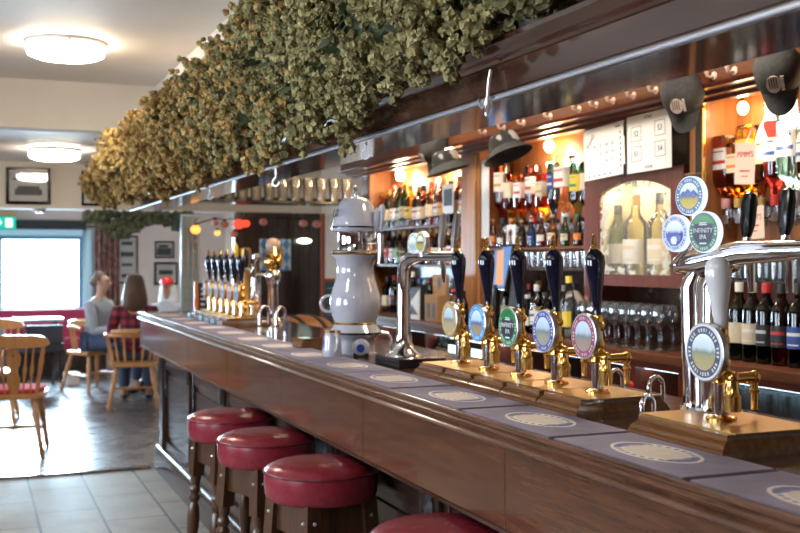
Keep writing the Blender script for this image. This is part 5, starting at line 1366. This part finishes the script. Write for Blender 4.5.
# ------------------------------------------------------------------ chairs
def turned(mb, p0, p1, r, m=0, prof=None):
    a, b = Vector(p0), Vector(p1); L = (b - a).length
    mx = TR(*a) @ Vector((0, 0, 1)).rotation_difference((b - a).normalized()).to_matrix().to_4x4()
    pr = prof or [(.55, 0), (.8, .04), (1, .12), (.75, .18), (1.1, .22), (.75, .26), (.95, .5), (1.15, .72), (.8, .82), (1.05, .86), (.85, .92), (.7, 1)]
    mb.lathe([(r*q, L*z) for q, z in pr], 12, m, mx); return mb
def farm_chair(loc, rz, label, wood_='pine', cushion='redcloth', splat=True):
    """local: seat faces +Y, back at -Y"""
    t = T('dining_chair', label, 'chair', loc, rz)
    out = [(-.17, -.20), (.17, -.20), (.215, -.05), (.225, .12), (.20, .21), (.10, .225), (-.10, .225), (-.20, .21), (-.225, .12), (-.215, -.05)]
    MB().prism(out, .415, .452).build('seat', wood_, t, bevel=.010)
    for sx in (-1, 1):
        lg = MB(); turned(lg, (sx*.215, .22, 0), (sx*.155, .14, .42), .021); lg.build('leg', wood_, t)
        lg = MB(); turned(lg, (sx*.20, -.27, 0), (sx*.13, -.15, .42), .021); lg.build('leg', wood_, t)
        s_ = MB(); turned(s_, (sx*.188, .178, .19), (sx*.166, -.21, .19), .013, 0, [(.7, 0), (1, .3), (1.25, .5), (1, .7), (.7, 1)]); s_.build('stretcher', wood_, t)
    s_ = MB(); turned(s_, (-.178, 0, .19), (.178, 0, .19), .013, 0, [(.7, 0), (1, .3), (1.25, .5), (1, .7), (.7, 1)]); s_.build('stretcher', wood_, t)
    bt = lambda z: -.175 - (z - .45)*.22
    for sx in (-1, 1):
        u = MB(); turned(u, (sx*.155, bt(.45), .45), (sx*.205, bt(.80), .80), .016); u.build('back_post', wood_, t)
        for q in (.062, .11):
            u = MB(); turned(u, (sx*q, bt(.45), .45), (sx*(q + .028), bt(.80), .80), .0085, 0, [(.8, 0), (.8, .3), (1.5, .42), (1.7, .52), (1, .62), (.8, .7), (.8, 1)]); u.build('spindle', wood_, t)
    cr_ = MB(); n_ = 20; vs, fs = [], []
    for i in range(n_ + 1):
        x = -.25 + .5*i/n_; k = (x/.25)**2; y = bt(.84) - .03*(1 - k); z1 = .885 - .030*k**3 - .01*k; z0 = .790 + .012*k
        if i in (0, n_): z1 -= .02; z0 += .012
        vs += [(x, y - .014, z0), (x, y + .012, z0), (x, y + .006, z1), (x, y - .020, z1)]
    for i in range(n_):
        for j in range(4): fs.append((i*4 + j, i*4 + (j + 1) % 4, i*4 + 4 + (j + 1) % 4, i*4 + 4 + j))
    fs += [(0, 3, 2, 1), (n_*4, n_*4 + 1, n_*4 + 2, n_*4 + 3)]
    cr_.add(vs, fs); cr_.build('crest_rail', wood_, t, bevel=.004)
    if splat:
        half = [(.022, .45), (.040, .50), (.046, .56), (.030, .60), (.026, .63), (.046, .67), (.052, .72), (.040, .765), (.030, .79)]
        pts = [(x, z) for x, z in half] + [(-x, z) for x, z in half[::-1]]
        sp_ = MB(); vs = []
        for dy in (-.006, .006): vs += [(x, bt(z) + dy - .01*((z - .45)/.35), z) for x, z in pts]
        n2 = len(pts); fs = []
        h = len(half)
        for k in range(h - 1):
            a, b_, c, d = k, k + 1, n2 - 2 - k, n2 - 1 - k
            fs += [(a, b_, c, d), (n2 + d, n2 + c, n2 + b_, n2 + a)]
        fs += [(i, (i + 1) % n2, n2 + (i + 1) % n2, n2 + i) for i in range(n2)]
        sp_.add(vs, fs); so = sp_.build('splat', wood_, t)
        hl_ = MB(); hl_.lathe([(.007, 0), (.007, .0015), (1e-5, .0015)], 12, 0, TR(0, bt(.735) - .018, .735) @ RX(R(90)))
        hl_.lathe([(.012, 0), (.010, .0012), (1e-5, .0012)], 12, 0, TR(0, bt(.60) - .0125, .655) @ RX(R(90)), 0, 0, 2*pi, .4, 3.0); hl_.build('cut_out', 'ink', so)
    else:
        u = MB(); turned(u, (0, bt(.45), .45), (0, bt(.80) - .015, .80), .0085); u.build('spindle', wood_, t)
    if cushion:
        MB().prism([(x*.92, y*.92) for x, y in out], .453, .487).build('cushion', cushion, t, bevel=.014)
    return t
farm_chair((.30, 8.20, 0), R(-6), 'varnished pine farmhouse chair with red seat cushion, its pierced splat back to the camera')
farm_chair((.16, 9.85, 0), R(172), 'varnished pine chair with curved crest rail standing behind the pierced splat chair', 'pine', None, False)
tb_ = T('pub_table', 'small dark pub table between the two pine chairs at the left edge', 'table', (-.05, 9.02, 0))
MB().lathe([(.30, .70), (.32, .705), (.32, .728), (.31, .734), (1e-5, .734)], 36).build('tabletop', 'dark', tb_); MB().lathe([(.20, 0), (.19, .02), (.05, .06), (.035, .1), (.03, .5), (.05, .66), (.12, .70)], 24).build('pedestal', 'black', tb_)
mn = T('menu_holder', 'blue and white folded menu lying on the small dark table', 'menu', (.16, 9.05, .7345), .4)
MB().box(-.10, .10, -.04, .04, 0, .03).build('cover', 'bluewhite', mn, bevel=.003); MB().box(-.10, 0, -.043, -.04, .004, .026).build('print', 'blue', mn)
# captain's chair under the plaid visitor
def captain(loc, rz, label):
    t = T('captains_chair', label, 'chair', loc, rz)
    MB().prism([(-.20, -.20), (.20, -.20), (.235, 0), (.22, .20), (-.22, .20), (-.235, 0)], .40, .44).build('seat', 'pine', t, bevel=.010)
    for sx in (-1, 1):
        for y0, y1 in ((.24, .15), (-.25, -.15)):
            lg = MB(); turned(lg, (sx*.23, y0, 0), (sx*.16, y1, .41), .022); lg.build('leg', 'pine', t)
        s_ = MB(); turned(s_, (sx*.20, .19, .18), (sx*.20, -.20, .18), .013, 0, [(.7, 0), (1.25, .5), (.7, 1)]); s_.build('stretcher', 'pine', t)
    s_ = MB(); turned(s_, (-.20, 0, .18), (.20, 0, .18), .013, 0, [(.7, 0), (1.25, .5), (.7, 1)]); s_.build('stretcher', 'pine', t)
    pts = []
    for i in range(19):
        a = R(180 + i*10); pts.append((cos(a)*.26, sin(a)*.25 + .02, .70))
    pts = [(-.27, .17, .68)] + pts + [(.27, .17, .68)]
    MB().tube(pts, .020, 10, 0, None, False, 1.0).build('arm_bow', 'pine', t)
    cm = []
    for i in range(9):
        a = R(220 + i*12.5); cm.append((cos(a)*.265, sin(a)*.255 + .02, .735))
    MB().tube(cm, [.016, .024, .028, .03, .03, .03, .028, .024, .016], 10).build('crest_rail', 'pine', t)
    for i in range(9):
        a = R(184 + i*21.5); s_ = MB(); turned(s_, (cos(a)*.205, max(sin(a)*.19, -.19), .43), (cos(a)*.26, sin(a)*.25 + .02, .69), .010, 0, [(.7, 0), (1.4, .4), (.8, .6), (.7, 1)]); s_.build('spindle', 'pine', t)
    return t
captain((1.45, 10.35, 0), R(-8), 'pine captains chair with spindle back under the person in the plaid shirt')
captain((1.22, 11.80, 0), R(-150), 'pine captains chair under the person in the grey cardigan')
# dark chair, table and bench by the window
dk = T('dark_chair', 'low dark upholstered chair standing in front of the crimson bench', 'chair', (.70, 12.35, 0), R(10))
MB().box(-.22, .22, -.22, .22, .40, .50).build('seat', plain('navy_upholstery', (.03, .04, .06), .6), dk, bevel=.02)
MB().box(-.20, .20, -.24, -.18, .50, .70).build('backrest', plain('navy_upholstery_back', (.03, .04, .06), .6), dk, bevel=.02)
for sx in (-1, 1):
    for sy in (-1, 1): MB().tube([(sx*.20, sy*.20, 0), (sx*.18, sy*.18, .41)], [.016, .022], 8).build('leg', 'dark', dk)
wt = T('window_table', 'dark table with window reflection painted pale on top below the far window', 'table', (.72, 13.05, 0))
MB().box(-.28, .28, -.22, .22, .70, .735).build('tabletop', plain('window_reflection_top', (.42, .46, .48), .12), wt, bevel=.006)  # reflection of the window painted in as a pale top colour
for sx in (-1, 1): MB().box(sx*.2 - .025, sx*.2 + .025, -.025, .025, .03, .70).box(sx*.2 - .03, sx*.2 + .03, -.2, .2, 0, .03).build('leg', 'dark', wt, bevel=.004)
bn = T('upholstered_bench', 'long crimson upholstered bench against the far wall under the window', 'bench', (.65, 13.70, 0))
MB().box(-.85, .90, -.33, .12, .30, .46).build('seat', 'crimson', bn, bevel=.03); MB().box(-.85, .90, .08, .15, .40, .80).build('backrest', 'crimson', bn, bevel=.02); MB().box(-.85, .90, -.28, .12, 0, .30).build('base', 'dark', bn, bevel=.01)
ac = T('armchair', 'grey-blue armchair corner at the left edge beside the crimson bench', 'armchair', (.10, 12.75, 0)); MB().box(-.3, .2, -.25, .25, .15, .48).build('seat', 'greycloth', ac, bevel=.03)
MB().box(.14, .24, -.28, .28, .15, .70).build('armrest', 'greycloth', ac, bevel=.04)
for k in range(2): MB().box(.12, .16, -.22 + k*.40, -.18 + k*.40, 0, .16).build('leg', 'dark', ac)
bx = T('white_box', 'small white box on the floor beside the dark chair', 'box', (1.05, 12.45, 0), .3); MB().box(-.07, .07, -.07, .07, 0, .12).box(-.075, .075, -.075, .075, .12, .14).build('carton', 'coolglow' if False else 'white', bx, bevel=.004)

# ------------------------------------------------------------------ people
def skinned(name, verts, edges, mat, parent, sub=2):
    me = bpy.data.meshes.new(name); me.from_pydata([v[0] for v in verts], edges, [])
    o = bpy.data.objects.new('tmp', me); COL.objects.link(o)
    o.modifiers.new('s', 'SKIN'); m2 = o.modifiers.new('u', 'SUBSURF'); m2.levels = sub; m2.render_levels = sub
    sk = me.skin_vertices[0].data
    for i, v in enumerate(verts):
        r = v[1]; sk[i].radius = r if isinstance(r, tuple) else (r, r); sk[i].use_root = (i == 0)
    bpy.context.view_layer.update()
    m = bpy.data.meshes.new_from_object(o.evaluated_get(bpy.context.evaluated_depsgraph_get()))
    bpy.data.objects.remove(o); m.name = name; m.materials.clear(); m.materials.append(M[mat] if isinstance(mat, str) else mat); m.shade_smooth()
    return link(name, m, parent)
def seated(loc, rz, label, shirt, trousers, hair, hairpts, seat=.44, lean=0, arm=(.30, .72), sc=1):
    """sits facing local +Y; origin on the floor below the hips"""
    t = T('person', label, 'person', loc, rz); t.scale = (sc,)*3
    z = seat + .09; L = lean
    V, E_ = [], []
    def ch(pts, start=None):
        prev = start
        for p in pts:
            V.append(p); i = len(V) - 1
            if prev is not None: E_.append((prev, i))
            prev = i
        return prev
    ch([((0, 0, z), (.13, .10)), ((0, .01 + L*.2, z + .14), (.125, .095)), ((0, .02 + L*.6, z + .30), (.14, .10)), ((0, .01 + L, z + .42), (.13, .08)), ((0, .015 + L, z + .485), .052), ((0, .03 + L, z + .545), .052),
        ((0, .045 + L, z + .60), (.068, .078)), ((0, .045 + L, z + .665), (.075, .088)), ((0, .04 + L, z + .72), (.05, .06))])
    hands = []
    for sx in (-1, 1):
        e = ch([((sx*.165, L, z + .40), .055), ((sx*.215, .04 + L, z + .25), .046), ((sx*.225, .08 + L, z + .12), .042), ((sx*.19, .19 + L, z + .14), .037), ((sx*.14, arm[0] + L, z + .17), .026), ((sx*.13, arm[0] + .06 + L, z + .17), (.034, .018)), ((sx*.125, arm[0] + .10 + L, z + .168), (.034, .015))], 3)
        for f in range(4):
            b = len(V); x = sx*(.10 + f*.018); y = arm[0] + .11 + L
            V.extend([((x, y - .02, z + .168), .010), ((x, y + .035, z + .168 - .004), .009), ((x, y + .06 + .006*(f % 3), z + .155), .0075)]); E_.extend([(e, b), (b, b + 1), (b + 1, b + 2)])
        b = len(V); V.extend([((sx*.095, arm[0] + .07 + L, z + .17), .011), ((sx*.07, arm[0] + .10 + L, z + .165), .009)]); E_.extend([(e - 1, b), (b, b + 1)])
        ch([((sx*.09, .05, z), .085), ((sx*.11, .30, z + .005), .070), ((sx*.12, .43, z - .01), .062), ((sx*.12, .45, z - .22), .052), ((sx*.12, .44, .09), .036), ((sx*.12, .47, .045), .040), ((sx*.125, .58, .035), .032)], 0)
    body = skinned('body', V, E_, 'skin', t)
    # face
    hd = (0, .045 + L, z + .64)
    mb = MB()
    for sx in (-1, 1): mb.sph((hd[0] + sx*.028, hd[1] + .082, hd[2] + .02), .010, 8)
    mb.build('eyes', 'ink', t)
    mb = MB(); mb.sph((0, hd[1] + .092, hd[2] - .004), .014, 8, 0, .8, 1.1, 1.5)
    for sx in (-1, 1): mb.sph((sx*.078, hd[1] - .005, hd[2]), .020, 8, 0, .4, .8, 1.3)
    mb.build('nose_and_ears', 'skin', t)
    MB().sph((0, hd[1] + .080, hd[2] - .045), .018, 8, 0, 1.2, .5, .35).build('mouth', plain('lips', (.45, .12, .11), .5), t)
    # clothes
    SV = [((0, 0, z - .02), (.155, .125)), ((0, .01 + L*.2, z + .14), (.15, .115)), ((0, .02 + L*.6, z + .30), (.16, .118)), ((0, .01 + L, z + .425), (.155, .105)), ((0, .012 + L, z + .462), (.105, .085)), ((0, .015 + L, z + .495), (.066, .066))]
    SE = [(0, 1), (1, 2), (2, 3), (3, 4), (4, 5)]
    for sx in (-1, 1):
        b = len(SV); SV += [((sx*.17, L, z + .40), .068), ((sx*.215, .04 + L, z + .25), .060), ((sx*.225, .08 + L, z + .12), .056), ((sx*.19, .19 + L, z + .14), .050), ((sx*.15, arm[0] - .03 + L, z + .165), .042)]
        SE += [(3, b), (b, b + 1), (b + 1, b + 2), (b + 2, b + 3), (b + 3, b + 4)]
    skinned('shirt', SV, SE, shirt, t)
    TV = [((0, 0, z - .01), (.150, .115))]; TE = []
    for sx in (-1, 1):
        b = len(TV); TV += [((sx*.09, .06, z), .098), ((sx*.11, .30, z + .005), .083), ((sx*.12, .435, z - .01), .074), ((sx*.12, .455, z - .22), .064), ((sx*.12, .445, .10), .055)]
        TE += [(0, b), (b, b + 1), (b + 1, b + 2), (b + 2, b + 3), (b + 3, b + 4)]
    skinned('trousers', TV, TE, trousers, t)
    for sx in (-1, 1): MB().sph((sx*.122, .52, .04), .05, 12, 0, .9, 2.0, .78).build('shoe', 'black', t)
    skinned('hair', [((p[0], p[1] + hd[1], p[2] + hd[2]), r) for p, r in hairpts], [(i, i + 1) for i in range(len(hairpts) - 1)], hair, t)
    return t, hd
seated((1.23, 11.77, 0), R(-128), 'person with tied-back hair in a grey cardigan sitting sideways by the curtain', 'greycloth', 'jeans', 'hairdark',
       [((0, .015, .075), (.085, .085)), ((0, -.03, .06), (.098, .085)), ((0, -.07, .0), (.085, .08)), ((0, -.12, .02), (.06, .06)), ((0, -.15, .03), (.04, .04))], .44, .06, (.34, .7), 1.0)
seated((1.47, 10.42, 0), R(-10), 'person with long brown hair in a dark red plaid shirt seen from behind', 'plaid', 'jeans', 'hairbrown',
       [((0, .02, .085), (.075, .08)), ((0, -.025, .06), (.098, .09)), ((0, -.05, -.02), (.112, .09)), ((0, -.07, -.11), (.135, .075)), ((0, -.085, -.20), (.135, .06)), ((0, -.09, -.27), (.08, .045))], .43, .02, (.32, .7), 1.0)
pr_, hd = seated((2.17, 12.55, 0), R(150), 'person in a red cap and white scarf beyond the end of the bar', 'greycloth', 'jeans', 'hairwhite',
       [((0, -.02, .05), (.095, .10)), ((0, -.04, .0), (.110, .10)), ((0, -.06, -.08), (.125, .09)), ((0, -.06, -.16), (.15, .09)), ((0, -.05, -.22), (.13, .09))], .40, .04, (.30, .7), .96)
cpm = MB(); cpm.lathe([(.082, 0), (.084, .03), (.07, .07), (.04, .09), (1e-5, .095)], 20, 0, TR(hd[0], hd[1] - .005, hd[2] + .045)); cpm.box(-.06, .06, hd[1] + .06, hd[1] + .15, hd[2] + .048, hd[2] + .056); cpm.build('red_cap', 'red', pr_, bevel=.002)
c4 = captain((2.17, 12.57, 0), R(150), 'pine captains chair under the person in the red cap')
tr_ = T('round_table', 'small dark round table between the seated people', 'table', (1.90, 11.45, 0)); MB().lathe([(.25, .70), (.27, .705), (.27, .725), (1e-5, .73)], 32).build('tabletop', 'dark', tr_); MB().lathe([(.18, 0), (.17, .02), (.04, .06), (.03, .5), (.1, .70)], 20).build('pedestal', 'black', tr_)
bo_ = T('blue_tumbler', 'pale blue tall glass standing on the round table between the people', 'glass', (1.70, 11.45, .731)); MB().lathe([(.03, 0), (.036, .15), (.033, .15), (.028, .01), (1e-5, .01)], 16).build('bowl', 'g_blue', bo_)

W = bpy.data.worlds.new('daylight_sky'); SC.world = W; W.use_nodes = True
W.node_tree.nodes['Background'].inputs[0].default_value = (.86, .94, 1.0, 1)
W.node_tree.nodes['Background'].inputs[1].default_value = 4.0

cam = bpy.data.cameras.new('camera'); co = link('camera', cam, None, (0, 0, 1.42), (R(90), 0, R(-22.2)))
cam.sensor_width = 36; cam.lens = 1050/800*36; cam.shift_y = -7/800
cam.dof.use_dof = True; cam.dof.focus_distance = 2.45; cam.dof.aperture_fstop = 5.6
cam.clip_start = .02
SC.camera = co
vs = SC.view_settings; vs.view_transform = 'Standard'; vs.look = 'None'; vs.gamma = 1; vs.use_curve_mapping = False; vs.exposure = .48
SC.cycles.use_denoising = True
SC.cycles.max_bounces = 10; SC.cycles.transparent_max_bounces = 24; SC.cycles.caustics_reflective = False; SC.cycles.caustics_refractive = False
SC.cycles.sample_clamp_indirect = 8
dups = {}
for o in COL.objects:
    if o.get('label') and not o.parent: dups.setdefault(o['label'], []).append(o.name)
for k, v in dups.items():
    if len(v) > 1: print('SAME LABEL', k, len(v))
    w = len(k.split())
    if w < 4 or w > 16: print('LABEL LENGTH', w, k)
